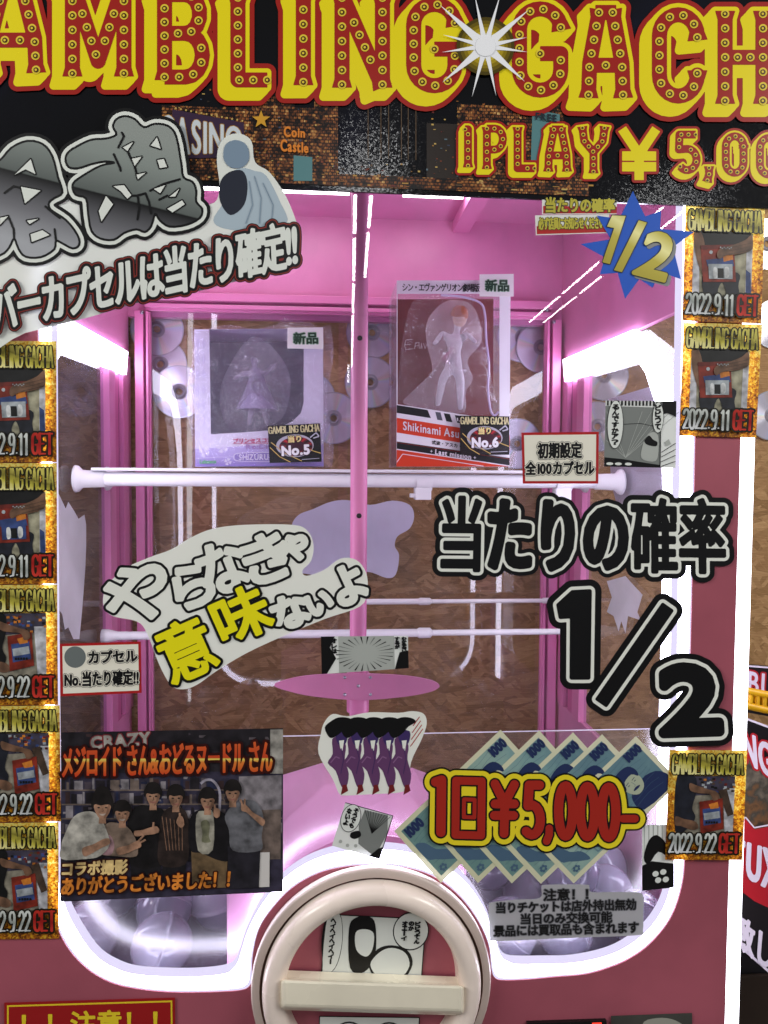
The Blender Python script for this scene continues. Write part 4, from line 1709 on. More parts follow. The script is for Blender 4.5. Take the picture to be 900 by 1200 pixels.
CARDT = gradient('card_title', [(0.0, (228, 220, 150)), (0.35, (190, 180, 70)), (0.6, (120, 112, 44)), (1.0, (206, 196, 96))], 0.03, (0.25, 0, 0.97), 0.3, 0.08, 0.0, 0.5, 160)
CARDW = gradient('card_date', [(0.0, (226, 228, 232)), (0.5, (150, 156, 152)), (1.0, (214, 218, 214))], 0.03, (0.2, 0, 0.98), 0.3, 0.08, 0.0, 0.4, 120)
CARDR = gradient('card_get', [(0.0, (206, 60, 48)), (0.5, (150, 26, 24)), (1.0, (196, 52, 40))], 0.03, (0.2, 0, 0.98), 0.3, 0.08, 0.0, 0.4, 120)
BEIGE = P('photo_beige', (156, 152, 130), 0.4, trans=0.1)
PW = P('photo_white_wall', (206, 206, 214), 0.4, trans=0.14)
PBK = P('photo_black', (18, 18, 20), 0.4, trans=0.02)
PNV = P('photo_trousers', (30, 32, 42), 0.4, trans=0.02)
PSK = P('photo_skin', (112, 82, 64), 0.4, trans=0.05)
PRD = P('photo_red', (122, 40, 28), 0.4, trans=0.05)
PRD2 = P('photo_red_dark', (100, 34, 28), 0.4, trans=0.05)
PBL = P('photo_blue', (54, 72, 124), 0.4, trans=0.05)
PGR = P('photo_grey', (160, 166, 172), 0.4, trans=0.05)
POR = P('photo_orange', (196, 118, 44), 0.4, trans=0.05)
PFL = P('photo_floor', (140, 134, 120), 0.4, trans=0.1)
PSH = P('photo_shelf', (62, 58, 74), 0.4, trans=0.04)
PBR = P('photo_brown', (74, 58, 48), 0.4, trans=0.04)


def card(label, q, date, kind, k=2, seed=0):
    r = sticker_root('winner_card', label, 'photo card', q, group='gold winner cards stuck down the sides of the window')
    pr = Print(0, k)
    pr.poly(q, glitter())
    part(pr, 'backing', r)
    rg = random.Random(seed)
    L = lambda u, v: tuple(bil(q, 0.115 + u * 0.745, 0.235 + v * 0.56))
    pr = Print(0, k + 1)
    PL = lambda pts, m: pr.poly([L(*p) for p in pts], m)
    SM = lambda pts, m: pr.poly(smooth_loop([L(*p) for p in pts], 4), m)
    if kind == 'a':            # dark shirt, red console box held before the legs
        PL([(0, 0), (1, 0), (1, 1), (0, 1)], BEIGE)
        pr.up()
        PL([(0, 0.1), (0.10, 0.1), (0.12, 1), (0, 1)], PW)
        PL([(0.90, 0.05), (1, 0.05), (1, 1), (0.90, 1)], PW)
        if seed % 2:
            PL([(0.90, 0.55), (0.98, 0.60), (1, 0.9), (0.91, 0.96)], PBL)
        pr.up()
        SM([(0.2, 0.6), (0.76, 0.6), (0.78, 0.8), (0.80, 1.0), (0.60, 1.0), (0.56, 0.86), (0.50, 0.76), (0.44, 0.86), (0.42, 1.0), (0.22, 1.0)], PNV)
        pr.up()
        SM([(0.02, 0.0), (0.30, -0.02), (0.70, -0.02), (0.97, 0.0), (0.90, 0.16), (0.66, 0.2), (0.3, 0.2), (0.1, 0.16)], PBK)
        SM([(0.0, 0.02), (0.12, 0.0), (0.2, 0.22), (0.22, 0.5), (0.24, 0.72), (0.14, 0.60), (0.04, 0.34)], PSK)
        pr.up()
        PL([(0.12, 0.20), (0.68, 0.17), (0.74, 0.74), (0.18, 0.76)], PRD)
        pr.up()
        PL([(0.12, 0.20), (0.68, 0.17), (0.685, 0.23), (0.125, 0.26)], PRD2)
        PL([(0.22, 0.42), (0.66, 0.36), (0.70, 0.50), (0.25, 0.52)], PBL)
        PL([(0.50, 0.33), (0.66, 0.31), (0.68, 0.40), (0.52, 0.44)], POR)
        pr.up()
        PL([(0.26, 0.48), (0.67, 0.47), (0.68, 0.70), (0.28, 0.71)], PGR if seed % 3 else PBL)
        pr.disc(*L(0.30, 0.30), 2.2, PGR, 12)
        pr.up()
        PL([(0.42, 0.54), (0.52, 0.54), (0.53, 0.69), (0.43, 0.69)], PBK)
        SM([(0.35, 0.54), (0.41, 0.54), (0.42, 0.68), (0.36, 0.69)], P('photo_pad', (206, 208, 210), 0.4, trans=0.05))
        SM([(0.54, 0.53), (0.61, 0.53), (0.62, 0.66), (0.55, 0.68)], P('photo_pad', (206, 208, 210), 0.4, trans=0.05))
        pr.up()
        SM([(0.98, 0.02), (0.86, 0.10), (0.66, 0.18), (0.46, 0.24), (0.40, 0.32), (0.44, 0.40), (0.56, 0.34), (0.74, 0.32), (0.90, 0.28), (1.0, 0.22)], PSK)
        pr.up()
        for a in (0.20, 0.25, 0.30):
            pr.line([L(0.60, a + 0.02), L(0.80, a - 0.02), L(0.97, a - 0.06)], 0.5, PBR)
        for a in range(7):
            pr.disc(*L(0.46 + a * 0.03, 0.22 + 0.015 * (a % 2)), 0.9, PGR, 6)
    else:                      # figure leaning from the left with a red box, shop floor behind
        PL([(0, 0), (1, 0), (1, 1), (0, 1)], PFL)
        pr.up()
        PL([(0, 0), (1, 0), (1, 0.28), (0, 0.34)], PSH)
        PL([(0.8, 0.2), (1.0, 0.2), (1.0, 0.95), (0.86, 0.95)], PW)
        pr.up()
        for _ in range(40):
            u, v = rg.uniform(0.3, 0.97), rg.uniform(0.02, 0.26)
            PL([(u, v), (u + 0.05, v), (u + 0.05, v + 0.035), (u, v + 0.035)], rg.choice([PBL, PGR, PBR, POR, PRD2, PBK]))
        pr.up()
        if kind == 'c':
            PL([(0.72, 0.24), (0.86, 0.2), (1.0, 0.62), (0.9, 0.66)], PBR)
        SM([(-0.0, 0.0), (0.30, 0.0), (0.34, 0.25), (0.28, 0.52), (0.34, 0.66), (0.26, 0.82), (0.0, 0.9)], PBK if seed % 2 else PNV)
        pr.up()
        SM([(0.0, 0.66), (0.14, 0.70), (0.34, 0.74), (0.40, 0.84), (0.3, 0.88), (0.10, 0.82), (0.0, 0.80)], PSK)
        bx = 0.36 if kind == 'b' else 0.40
        dy = 0.0 if kind == 'b' else 0.08
        pr.up()
        PL([(bx, 0.34 + dy), (bx + 0.40, 0.28 + dy), (bx + 0.44, 0.78 + dy), (bx + 0.04, 0.86 + dy)], PRD)
        pr.up()
        PL([(bx + 0.06, 0.46 + dy), (bx + 0.36, 0.42 + dy), (bx + 0.39, 0.68 + dy), (bx + 0.09, 0.73 + dy)], PBL)
        PL([(bx + 0.16, 0.38 + dy), (bx + 0.32, 0.34 + dy), (bx + 0.34, 0.44 + dy), (bx + 0.2, 0.46 + dy)], POR)
        pr.up()
        PL([(bx + 0.08, 0.53 + dy), (bx + 0.35, 0.49 + dy), (bx + 0.37, 0.60 + dy), (bx + 0.10, 0.64 + dy)], PGR)
        pr.up()
        for a in range(5):
            PL([(bx + 0.12 + a * 0.045, 0.66 + dy), (bx + 0.15 + a * 0.045, 0.655 + dy), (bx + 0.155 + a * 0.045, 0.69 + dy), (bx + 0.125 + a * 0.045, 0.695 + dy)], PBK)
        SM([(0.22, 0.12), (0.36, 0.16), (0.56, 0.22), (0.70, 0.26), (0.74, 0.36), (0.64, 0.40), (0.58, 0.30), (0.40, 0.28), (0.24, 0.24)], PSK)
    part(pr, 'photo_print', r)
    pr = Print(0, k + 9)
    tq = [tuple(bil(q, u, v)) for u, v in ((0.055, 0.045), (0.955, 0.045), (0.955, 0.215), (0.055, 0.215))]
    pr.levels(thin_text('GAMBLING GACHA', tq, 1.15, 0.6), [(1.3, P('card_black', (24, 20, 8), 0.35)), (0, CARDT)], 0.4, 0.07)
    dq = [tuple(bil(q, u, v)) for u, v in ((0.05, 0.765), (0.645, 0.765), (0.645, 0.935), (0.05, 0.935))]
    part(pr, 'title_lettering', r, origin='mid')
    pr = Print(0, k + 9)
    pr.levels(thin_text(date, dq, 1.35, 0.75), [(1.7, P('card_black', (24, 20, 8))), (0, CARDW)], 0.4, 0.07)
    gq = [tuple(bil(q, u, v)) for u, v in ((0.70, 0.765), (0.945, 0.765), (0.945, 0.93), (0.70, 0.93))]
    part(pr, 'date_lettering', r, origin='mid')
    pr = Print(0, k + 10)
    pr.levels(thin_text('GET', gq, 1.6, 1.0), [(2.2, P('card_black', (24, 20, 8))), (0, CARDR)], 0.4, 0.07)
    part(pr, 'get_lettering', r, origin='mid')


card('gold card with a red console box, topmost on the right under the banner', [(803.3, 239.3), (896.7, 242.7), (892, 379.3), (799.3, 376)], '2022.9.11', 'a', 8, 1)
card('gold card with a red console box, second on the right directly below the topmost', [(801, 378), (893, 380.5), (886, 513), (796, 510.7)], '2022.9.11', 'a', 6, 2)
card('gold card with a red box at the lower right, below the big black fraction', [(784.4, 878.8), (875.6, 879.4), (870, 1008), (779.4, 1007.5)], '2022.9.22', 'c', 16, 4)
card('topmost of the five gold cards down the left edge, grey console picture', [(-28, 399), (66, 400), (66.5, 541.5), (-28, 542)], '2022.9.11', 'a', 2, 5)
card('second gold card from the top on the left edge, blue console picture', [(-28, 543), (66.5, 542.6), (67, 684), (-28, 685)], '2022.9.11', 'a', 2, 3)
card('third gold card on the left edge, figure bending over white floor', [(-28, 686), (67, 685), (68, 826), (-28, 827)], '2022.9.22', 'b', 2, 7)
card('fourth gold card on the left edge, beside the top of the group photo', [(-26, 828), (70, 826.6), (71.5, 962.5), (-25, 964)], '2022.9.22', 'c', 4, 8)
card('lowest gold card on the left edge, beside the bottom of the group photo', [(-26, 965), (68.5, 963.5), (69, 1100), (-26, 1101)], '2022.9.22', 'c', 2, 9)

# ---- manga style panels: generic tone panels with the balloons and their words
def manga(label, q, draw, k=4):
    r = sticker_root('comic_panel', label, 'comic panel', q, group='black and white comic panels')
    pr = Print(0, k)
    pr.poly(q, PAPER)
    part(pr, 'backing', r)
    pr = Print(0, k + 1)
    L = lambda u, v: tuple(bil(q, u, v))
    draw(pr, L)
    part(pr, 'drawing', r)


def vtext(pr, L, s, u, v0, v1, wu, b=0.5):
    n = len(s)
    prims = []
    for i, ch in enumerate(s):
        if ch in ' 　':
            continue
        a, c = v0 + (v1 - v0) * i / n, v0 + (v1 - v0) * (i + 0.84) / n
        if ch == 'ー':
            prims += stroke_prims([L(u, a), L(u, c)], 0.5)
        else:
            prims += text_prims(ch, [L(u - wu / 2, a), L(u + wu / 2, a), L(u + wu / 2, c), L(u - wu / 2, c)])
    pr.levels(prims, [(b, BLACK)], 0.3, 0.06)


def oval(L, u, v, a, b, n=28):
    return [L(u + a * math.cos(2 * math.pi * k / n), v + b * math.sin(2 * math.pi * k / n)) for k in range(n)]


def m_hall(pr, L):
    pr.poly([L(0, 0.08), L(0.78, 0.10), L(0.78, 0.98), L(0, 0.98)], TONE)
    pr.up()
    for i in range(15):
        pr.poly([L(0.02 + i * 0.05, 0.0), L(0.045 + i * 0.05, 0.0), L(0.045 + i * 0.05, 0.075), L(0.02 + i * 0.05, 0.075)], BLACK)
    for a in range(9):
        pr.line([L(0.30, 0.86), L(-0.0 + 0.13 * a if a > 3 else 0.02, 0.16 if a > 1 else 0.4 + 0.2 * a)], 0.55, LTONE)
    pr.line([L(0.2, 0.36), L(0.5, 0.34), L(0.78, 0.40)], 0.6, BLACK)
    pr.poly([L(0.0, 0.86), L(0.25, 0.88), L(0.5, 0.92), L(0.78, 0.96), L(0.78, 1.0), L(0, 1.0)], BLACK)
    pr.up()
    for u in (0.08, 0.2, 0.34):
        pr.poly(oval(L, u, 0.955, 0.05, 0.022, 10), PAPER)
    pr.poly(smooth_loop([L(0.55, 0.62), L(0.64, 0.48), L(0.74, 0.5), L(0.76, 0.7), L(0.72, 0.9), L(0.52, 0.86)], 4), LTONE)
    pr.up().poly(smooth_loop([L(0.56, 0.6), L(0.62, 0.52), L(0.68, 0.58), L(0.74, 0.62), L(0.72, 0.68), L(0.6, 0.66)], 4), BLACK)
    pr.poly([L(0.80, 0.0), L(1.0, 0.0), L(1.0, 0.24), L(0.88, 0.18), L(0.80, 0.2)], BLACK)
    pr.poly([L(0.84, 0.62), L(0.90, 0.57), L(0.93, 0.64), L(0.87, 0.68)], LTONE)
    for a in range(4):
        pr.line([L(0.80, 0.98 - a * 0.07), L(1.0, 0.90 - a * 0.09)], 0.8, BLACK)
    pr.line([L(0.785, 0.0), L(0.785, 1.0)], 0.9, BLACK)
    pr.up()
    pr.poly(oval(L, 0.145, 0.36, 0.115, 0.37), BLACK)
    pr.poly(oval(L, 0.745, 0.25, 0.08, 0.235), BLACK)
    pr.up()
    pr.poly(oval(L, 0.145, 0.36, 0.108, 0.36), PAPER)
    pr.poly(oval(L, 0.745, 0.25, 0.074, 0.226), PAPER)
    vtext(pr, L, 'るんですかァ？', 0.145, 0.06, 0.68, 0.09)
    vtext(pr, L, 'ビビって', 0.745, 0.06, 0.44, 0.075)


def m_strip(pr, L):
    pr.poly([L(0.2, 0.0), L(0.84, 0.0), L(0.84, 1), L(0.2, 1)], LTONE)
    pr.up()
    for a in range(26):
        an = a * 2 * math.pi / 26
        w = 0.028
        pr.poly([L(0.5 + 0.15 * math.cos(an), 0.5 + 0.26 * math.sin(an)), L(0.5 + 0.33 * math.cos(an - w), 0.5 + 0.49 * math.sin(an - w)), L(0.5 + 0.33 * math.cos(an + w), 0.5 + 0.49 * math.sin(an + w))], BLACK if a % 3 else TONE)
    pr.poly([L(0, 0), L(0.16, 0), L(0.1, 0.3), L(0.17, 0.6), L(0.06, 1), L(0, 1)], BLACK)
    pr.poly([L(0.9, 0.5), L(1, 0.45), L(1, 1), L(0.84, 1)], BLACK)
    pr.up()
    vtext(pr, L, 'オレは', 0.15, 0.06, 0.48, 0.055)
    vtext(pr, L, 'わからない', 0.955, 0.04, 0.52, 0.05)
    vtext(pr, L, 'するが', 0.875, 0.04, 0.4, 0.05)


def m_square(pr, L):
    pr.poly([L(0.42, 0.04), L(0.9, 0.02), L(1.0, 0.4), L(0.9, 0.98), L(0.5, 0.8), L(0.4, 0.4)], P('manga_tone', (120, 124, 122)))
    pr.up()
    for a in range(10):
        pr.line([L(0.7, 0.5), L(0.42 + a * 0.06, 0.03)], 0.6, BLACK)
    pr.poly([L(0.92, 0.78), L(1, 0.72), L(1, 1), L(0.78, 1)], BLACK)
    pr.poly(smooth_loop([L(0.30, 0.6), L(0.44, 0.52), L(0.5, 0.62), L(0.4, 0.72), L(0.3, 0.7)], 4), BLACK)
    for u, v in ((0.14, 0.86), (0.3, 0.9), (0.46, 0.86)):
        pr.poly(oval(L, u, v, 0.035, 0.04, 10), LTONE)
    for e in ((L(0, 0), L(1, 0)), (L(1, 0), L(1, 1))):
        pr.line(e, 0.9, BLACK)
    pr.up().poly(oval(L, 0.2, 0.3, 0.2, 0.32), BLACK)
    pr.up().poly(oval(L, 0.2, 0.3, 0.188, 0.305), PAPER)
    vtext(pr, L, 'そうでも', 0.26, 0.06, 0.52, 0.09)
    vtext(pr, L, 'ないよ', 0.13, 0.1, 0.5, 0.09)


def m_small(pr, L):
    for a in range(7):
        pr.poly([L(0.05 + a * 0.14, 0.0), L(0.09 + a * 0.14, 0.0), L(0.07 + a * 0.14, 0.5)], LTONE)
    pr.up()
    pr.poly(smooth_loop([L(0.05, 0.5), L(0.2, 0.25), L(0.45, 0.16), L(0.75, 0.3), L(0.8, 0.5), L(0.5, 0.42), L(0.2, 0.6)], 3), BLACK)
    pr.poly([L(0, 0.62), L(0.3, 0.56), L(0.75, 0.60), L(1, 0.62), L(1, 1), L(0, 1)], BLACK)
    pr.up()
    for u, v in ((0.42, 0.76), (0.66, 0.74), (0.5, 0.86), (0.74, 0.86)):
        pr.poly(oval(L, u, v, 0.1, 0.045, 12), PAPER)
    vtext(pr, L, '自由', 0.15, 0.66, 0.88, 0.16)


def m_dial(pr, L):
    for e in ((L(0, 0), L(1, 0)), (L(0, 1), L(1, 1)), (L(0, 0), L(0, 1)), (L(1, 0), L(1, 1))):
        pr.line(e, 1.2, BLACK)
    pr.poly(oval(L, 0.08, 0.38, 0.105, 0.5), BLACK)
    pr.poly(oval(L, 0.86, 0.2, 0.18, 0.30), BLACK)
    pr.up()
    pr.poly(smooth_loop([L(0.02, 0.02), L(0.14, 0.0), L(0.18, 0.4), L(0.13, 0.8), L(0.01, 0.86)], 4), PAPER)
    pr.poly(oval(L, 0.86, 0.2, 0.17, 0.28), PAPER)
    # two plain blank shapes where the drawing stood
    pr.poly(smooth_loop([L(0.24, 0.2), L(0.3, 0.03), L(0.42, 0.0), L(0.5, 0.12), L(0.52, 0.6), L(0.42, 0.86), L(0.28, 0.8)], 4), BLACK)
    pr.poly(smooth_loop([L(0.46, 0.72), L(0.54, 0.5), L(0.68, 0.43), L(0.84, 0.5), L(0.9, 0.72), L(0.8, 0.96), L(0.56, 0.96)], 4), BLACK)
    pr.up()
    pr.poly(smooth_loop([L(0.31, 0.26), L(0.40, 0.2), L(0.49, 0.26), L(0.49, 0.5), L(0.43, 0.62), L(0.33, 0.52)], 4), PAPER)
    pr.poly(smooth_loop([L(0.48, 0.74), L(0.56, 0.55), L(0.68, 0.47), L(0.82, 0.54), L(0.87, 0.74), L(0.78, 0.93), L(0.58, 0.93)], 4), PAPER)
    vtext(pr, L, 'ヘイヘイヘイヘイー', 0.08, 0.06, 0.76, 0.05)
    vtext(pr, L, 'ビビってん', 0.925, 0.05, 0.40, 0.05)
    vtext(pr, L, 'のか', 0.86, 0.05, 0.2, 0.05)
    vtext(pr, L, 'オェーイ', 0.795, 0.05, 0.36, 0.05)


def m_dial2(pr, L):
    for e in ((L(0, 0), L(1, 0)), (L(0, 0), L(0, 1)), (L(1, 0), L(1, 1))):
        pr.line(e, 1.2, BLACK)
    pr.up().poly(oval(L, 0.3, 0.5, 0.2, 0.42), BLACK)
    pr.poly(oval(L, 0.7, 0.5, 0.2, 0.42), BLACK)
    pr.up().poly(oval(L, 0.3, 0.5, 0.185, 0.39), PAPER)
    pr.poly(oval(L, 0.7, 0.5, 0.185, 0.39), PAPER)


manga('comic panel with two speech balloons and a striped edge, right of the shelf label', [(709.7, 469.4), (792.7, 470), (791.6, 548.4), (707.8, 546.7)], m_hall, 3)
manga('wide comic strip with small lettering at both ends, above the pink paddle', [(376, 746), (478, 745), (479, 783), (377, 790)], m_strip, 3)
manga('small square comic panel turned on its corner above the dial', [(404.6, 940.6), (460.4, 956), (444.5, 1006.8), (389, 991)], m_square, 3)
manga('tiny upright comic panel under the lower right winner card', [(752.5, 966.7), (790, 966), (790, 1040), (752.5, 1044)], m_small, 3)
manga('comic panel with two balloons inside the dial, above the grip bar', [(382, 1071.5), (499, 1077), (493.5, 1152), (376.3, 1148.5)], m_dial, 3)
manga('comic panel in the dial under the grip bar, cut off by the photo', [(374.5, 1191), (491.5, 1192.5), (489, 1262), (372, 1260)], m_dial2, 3)

# ---- die cut sticker with five purple shapes in a row
pur = sticker_root('window_sticker', 'white cut out sticker with five slanting purple shapes in a row, under the paddle', 'sticker', [(375, 835), (500, 835), (500, 933), (375, 933)])
pr = Print(0, 3)
pr.poly(smooth_loop(z([(108, 360), (120, 320), (150, 290), (200, 298), (280, 284), (380, 286), (430, 280), (470, 290), (480, 325), (462, 380), (425, 460), (415, 545), (385, 566), (290, 572), (195, 577), (172, 570), (150, 520), (100, 430)], 340, 740, 3), 4), WHITE)
part(pr, 'backing', pur)
pr = Print(0, 4)
PU = P('print_purple', (96, 58, 100), 0.35)
PU2 = P('print_violet', (60, 44, 96), 0.35)
for i in range(5):
    o = i * 55
    A_ = lambda pts: z([(a + o, b) for a, b in pts], 340, 740, 3)
    pr.poly(smooth_loop(A_([(148, 378), (178, 372), (196, 402), (192, 450), (206, 500), (198, 545), (180, 545), (160, 490), (132, 462), (150, 430)]), 3), PU)
    pr.up()
    pr.poly(smooth_loop(A_([(160, 355), (200, 350), (196, 392), (170, 398)]), 3), PU2)
    pr.poly(smooth_loop(A_([(122, 338), (140, 318), (170, 302), (206, 304), (222, 318), (196, 334), (178, 356), (150, 374), (134, 368)]), 3), BLACK)
    pr.poly(A_([(184, 540), (198, 538), (204, 560), (178, 575), (182, 556)]), P('print_maroon', (110, 32, 34), 0.35))
    pr.poly(A_([(172, 384), (190, 382), (184, 420), (176, 410)]), WHITE)
    pr.line(A_([(180, 410), (188, 450), (178, 500)]), 0.6, PU2)
    pr.line(A_([(142, 462), (160, 440), (174, 446)]), 1.4, P('print_light_purple', (132, 92, 134), 0.35))
    pr.k -= 0.9
for i in range(4):
    pr.line(z([(455 + i * 4, 300 + i * 14), (432 - i * 3, 332 + i * 24)], 340, 740, 3), 0.9, RED)
part(pr, 'picture', pur)

# ---- price sticker: five fanned banknote prints under a red price
prc = sticker_root('window_sticker', 'red and yellow price lettering over five fanned blue green banknote prints at the lower right', 'sticker', [(475, 855), (785, 855), (785, 1033), (475, 1033)])
NB = gradient('note_paper', [(0.0, (204, 204, 172)), (1.0, (216, 214, 186))], 0.2, (0.7, 0, 0.7), 0.35, 0.05)
NG = gradient('note_green', [(0.0, (104, 138, 136)), (0.4, (146, 172, 164)), (0.7, (124, 158, 160)), (1.0, (100, 132, 144))], 0.16, (0.72, 0, 0.69), 0.35, 0.04, 0, 0.35, 90)
ND = P('note_navy', (36, 48, 88), 0.35)
NM = P('note_blue', (72, 98, 122), 0.35)
NF = P('note_face', (170, 178, 156), 0.35)
Zp = 900 / 340
tops = [(335, 40), (455, 42), (560, 48), (650, 54), (755, 60)]
bots = [(150, 515), (265, 516), (370, 517), (460, 518), (562, 517)]
for i, (t_, b_) in enumerate(zip(tops, bots)):
    t_, b_ = np.array(t_, float), np.array(b_, float)
    dl = np.array([330, -315.0])
    q = z([tuple(t_ - dl), tuple(t_), tuple(b_ + dl), tuple(b_)], 460, 840, Zp)
    pr = Print(0, 2 + i * 2.0)
    pr.poly(q, NB)
    pr.k += 0.4
    L = lambda u, v: tuple(bil(q, u, v))
    pr.poly([L(0.035, 0.07), L(0.965, 0.07), L(0.965, 0.93), L(0.035, 0.93)], NG)
    pr.k += 0.4
    pr.poly(smooth_loop([L(0.04, 0.36), L(0.10, 0.42), L(0.13, 0.6), L(0.19, 0.72), L(0.20, 0.90), L(0.13, 0.80), L(0.08, 0.70), L(0.04, 0.62)], 3), NM)
    pr.poly(smooth_loop([L(0.24, 0.72), L(0.32, 0.66), L(0.42, 0.5), L(0.5, 0.58), L(0.6, 0.66), L(0.6, 0.9), L(0.34, 0.9)], 3), NM)
    pr.poly(smooth_loop([L(0.70, 0.93), L(0.68, 0.7), L(0.74, 0.58), L(0.86, 0.55), L(0.955, 0.66), L(0.96, 0.93)], 3), ND)       # coat
    for w_ in range(9):
        pr.line([L(0.05 + 0.062 * t__, 0.12 + 0.085 * w_ + 0.022 * math.sin(t__ * 1.3 + w_)) for t__ in range(15)], 0.28, NM)
    L0 = L
    L = lambda u, v: L0(u - 0.055, v + 0.075)
    pr.k += 0.3
    pr.poly(smooth_loop([L(0.76, 0.30), L(0.86, 0.30), L(0.885, 0.44), L(0.86, 0.58), L(0.80, 0.62), L(0.755, 0.52), L(0.745, 0.40)], 3), NF)    # generic portrait
    pr.k += 0.3
    pr.poly(smooth_loop([L(0.71, 0.32), L(0.725, 0.20), L(0.80, 0.15), L(0.87, 0.18), L(0.895, 0.30), L(0.88, 0.40), L(0.85, 0.31), L(0.78, 0.33), L(0.755, 0.44), L(0.72, 0.42)], 3), ND)
    for u in (0.785, 0.84):
        pr.line([L(u - 0.014, 0.385), L(u + 0.014, 0.375)], 0.7, ND)
        pr.line([L(u - 0.008, 0.42), L(u + 0.008, 0.42)], 0.7, ND)
    pr.line([L(0.815, 0.40), L(0.823, 0.475), L(0.808, 0.48)], 0.4, NM)
    pr.poly(smooth_loop([L(0.785, 0.525), L(0.812, 0.50), L(0.845, 0.52), L(0.83, 0.54), L(0.80, 0.54)], 3), ND)
    L = L0
    for a in range(6):
        an = a * math.pi / 3
        pr.poly(oval(L, 0.085 + 0.02 * math.cos(an), 0.86 + 0.035 * math.sin(an), 0.010, 0.02, 8), NM)
    pr.levels(text_prims('1000', [L(0.055, 0.09), L(0.185, 0.09), L(0.185, 0.23), L(0.055, 0.23)]), [(0.9, ND)], 0.4, 0.08)
    pr.k -= 1
    pr.levels(text_prims('1000', [L(0.845, 0.09), L(0.965, 0.09), L(0.965, 0.225), L(0.845, 0.225)]), [(0.9, ND)], 0.4, 0.08)
    pr.k -= 1
    pr.levels(text_prims('日本銀行券', [L(0.20, 0.30), L(0.46, 0.30), L(0.46, 0.42), L(0.20, 0.42)]), [(0.3, ND)], 0.35, 0.08)
    pr.k -= 1
    pr.line([L(0.27, 0.78), L(0.37, 0.78), L(0.37, 0.9), L(0.27, 0.9), L(0.27, 0.78)], 0.7, NM)
    part(pr, 'banknote_print', prc)
pr = Print(0, 14)
Q = lambda a, b, c, d: z([(a, b), (c, b), (c, d), (a, d)], 460, 840, Zp)
ring = lambda cx, cy, rx, ry, hw: stroke_prims(z([(cx + rx * math.cos(2 * math.pi * k / 28), cy + ry * math.sin(2 * math.pi * k / 28)) for k in range(28)], 460, 840, Zp), hw, closed=True)
pm = stroke_prims(z([(134, 202), (152, 196), (150, 358)], 460, 840, Zp), 5.6, round_ends=True)
pm += stroke_prims(z([(197, 198), (277, 200), (275, 368), (195, 366)], 460, 840, Zp), 4.6, closed=True)
pm += stroke_prims(z([(222, 256), (255, 257), (254, 312), (221, 311)], 460, 840, Zp), 2.3, closed=True)
for a in ([(318, 208), (348, 268), (378, 210)], [(348, 268), (346, 362)], [(318, 270), (378, 270)], [(316, 306), (376, 306)]):
    pm += stroke_prims(z(a, 460, 840, Zp), 5.2, round_ends=True)
pm += stroke_prims(z([(456, 212), (424, 212), (420, 276)] + arc(432, 320, 27, 46, -100, 130, 12), 460, 840, Zp), 5.4, round_ends=True)
pm += stroke_prims(z([(486, 346), (486, 366), (478, 386)], 460, 840, Zp), 4.4, round_ends=True)
for cx, cy in ((537, 292), (605, 294), (671, 296)):
    pm += ring(cx, cy, 22, 78, 5.4)
pm += stroke_prims(z([(716, 316), (752, 316)], 460, 840, Zp), 4.6, round_ends=True)
PRR = P('price_red', (162, 38, 28), 0.3)
PRY = P('price_yellow', (228, 208, 40), 0.3)
pr.levels(pm, [(9.6, BLACK), (7.6, PRY), (1.9, BLACK), (0.0, PRR)], 0.5)
part(pr, 'price_lettering', prc)

# ---- grey notice
Zn = 3.75
ntc = sticker_root('window_sticker', 'grey notice sticker with four centred lines, beside the dial at the lower right', 'sticker', [(575, 1040), (755, 1040), (755, 1100), (575, 1100)])
pr = Print(0, 17)
pr.poly(smooth_loop(z([(62, 515), (170, 503), (272, 496), (280, 450), (300, 438), (470, 437), (490, 448), (500, 470), (600, 470), (705, 472), (728, 495), (727, 560), (725, 638), (700, 660), (400, 672), (80, 686), (52, 672), (48, 600), (48, 530)], 560, 920, Zn), 4),
        P('notice_grey', (172, 172, 176), 0.35, trans=0.1))
part(pr, 'backing', ntc)
pr = Print(0, 18)
for s, q in (('注意！！', [(637.3, 1042), (689, 1041), (689, 1054), (637, 1055.5)]), ('当りチケットは店外持出無効', [(582, 1058), (745, 1053.5), (745, 1066), (582, 1070)]),
             ('当日のみ交換可能', [(610.7, 1071), (717, 1068), (717, 1081), (611, 1083)]), ('景品には買取品も含まれます', [(579, 1085), (748, 1080), (748, 1093), (579, 1097.5)])):
    pr.levels(text_prims(s, q), [(1.25, P('notice_halo', (104, 104, 110), 0.35)), (0.35, BLACK)], 0.32, 0.06)
    pr.k -= 2
part(pr, 'lettering', ntc)

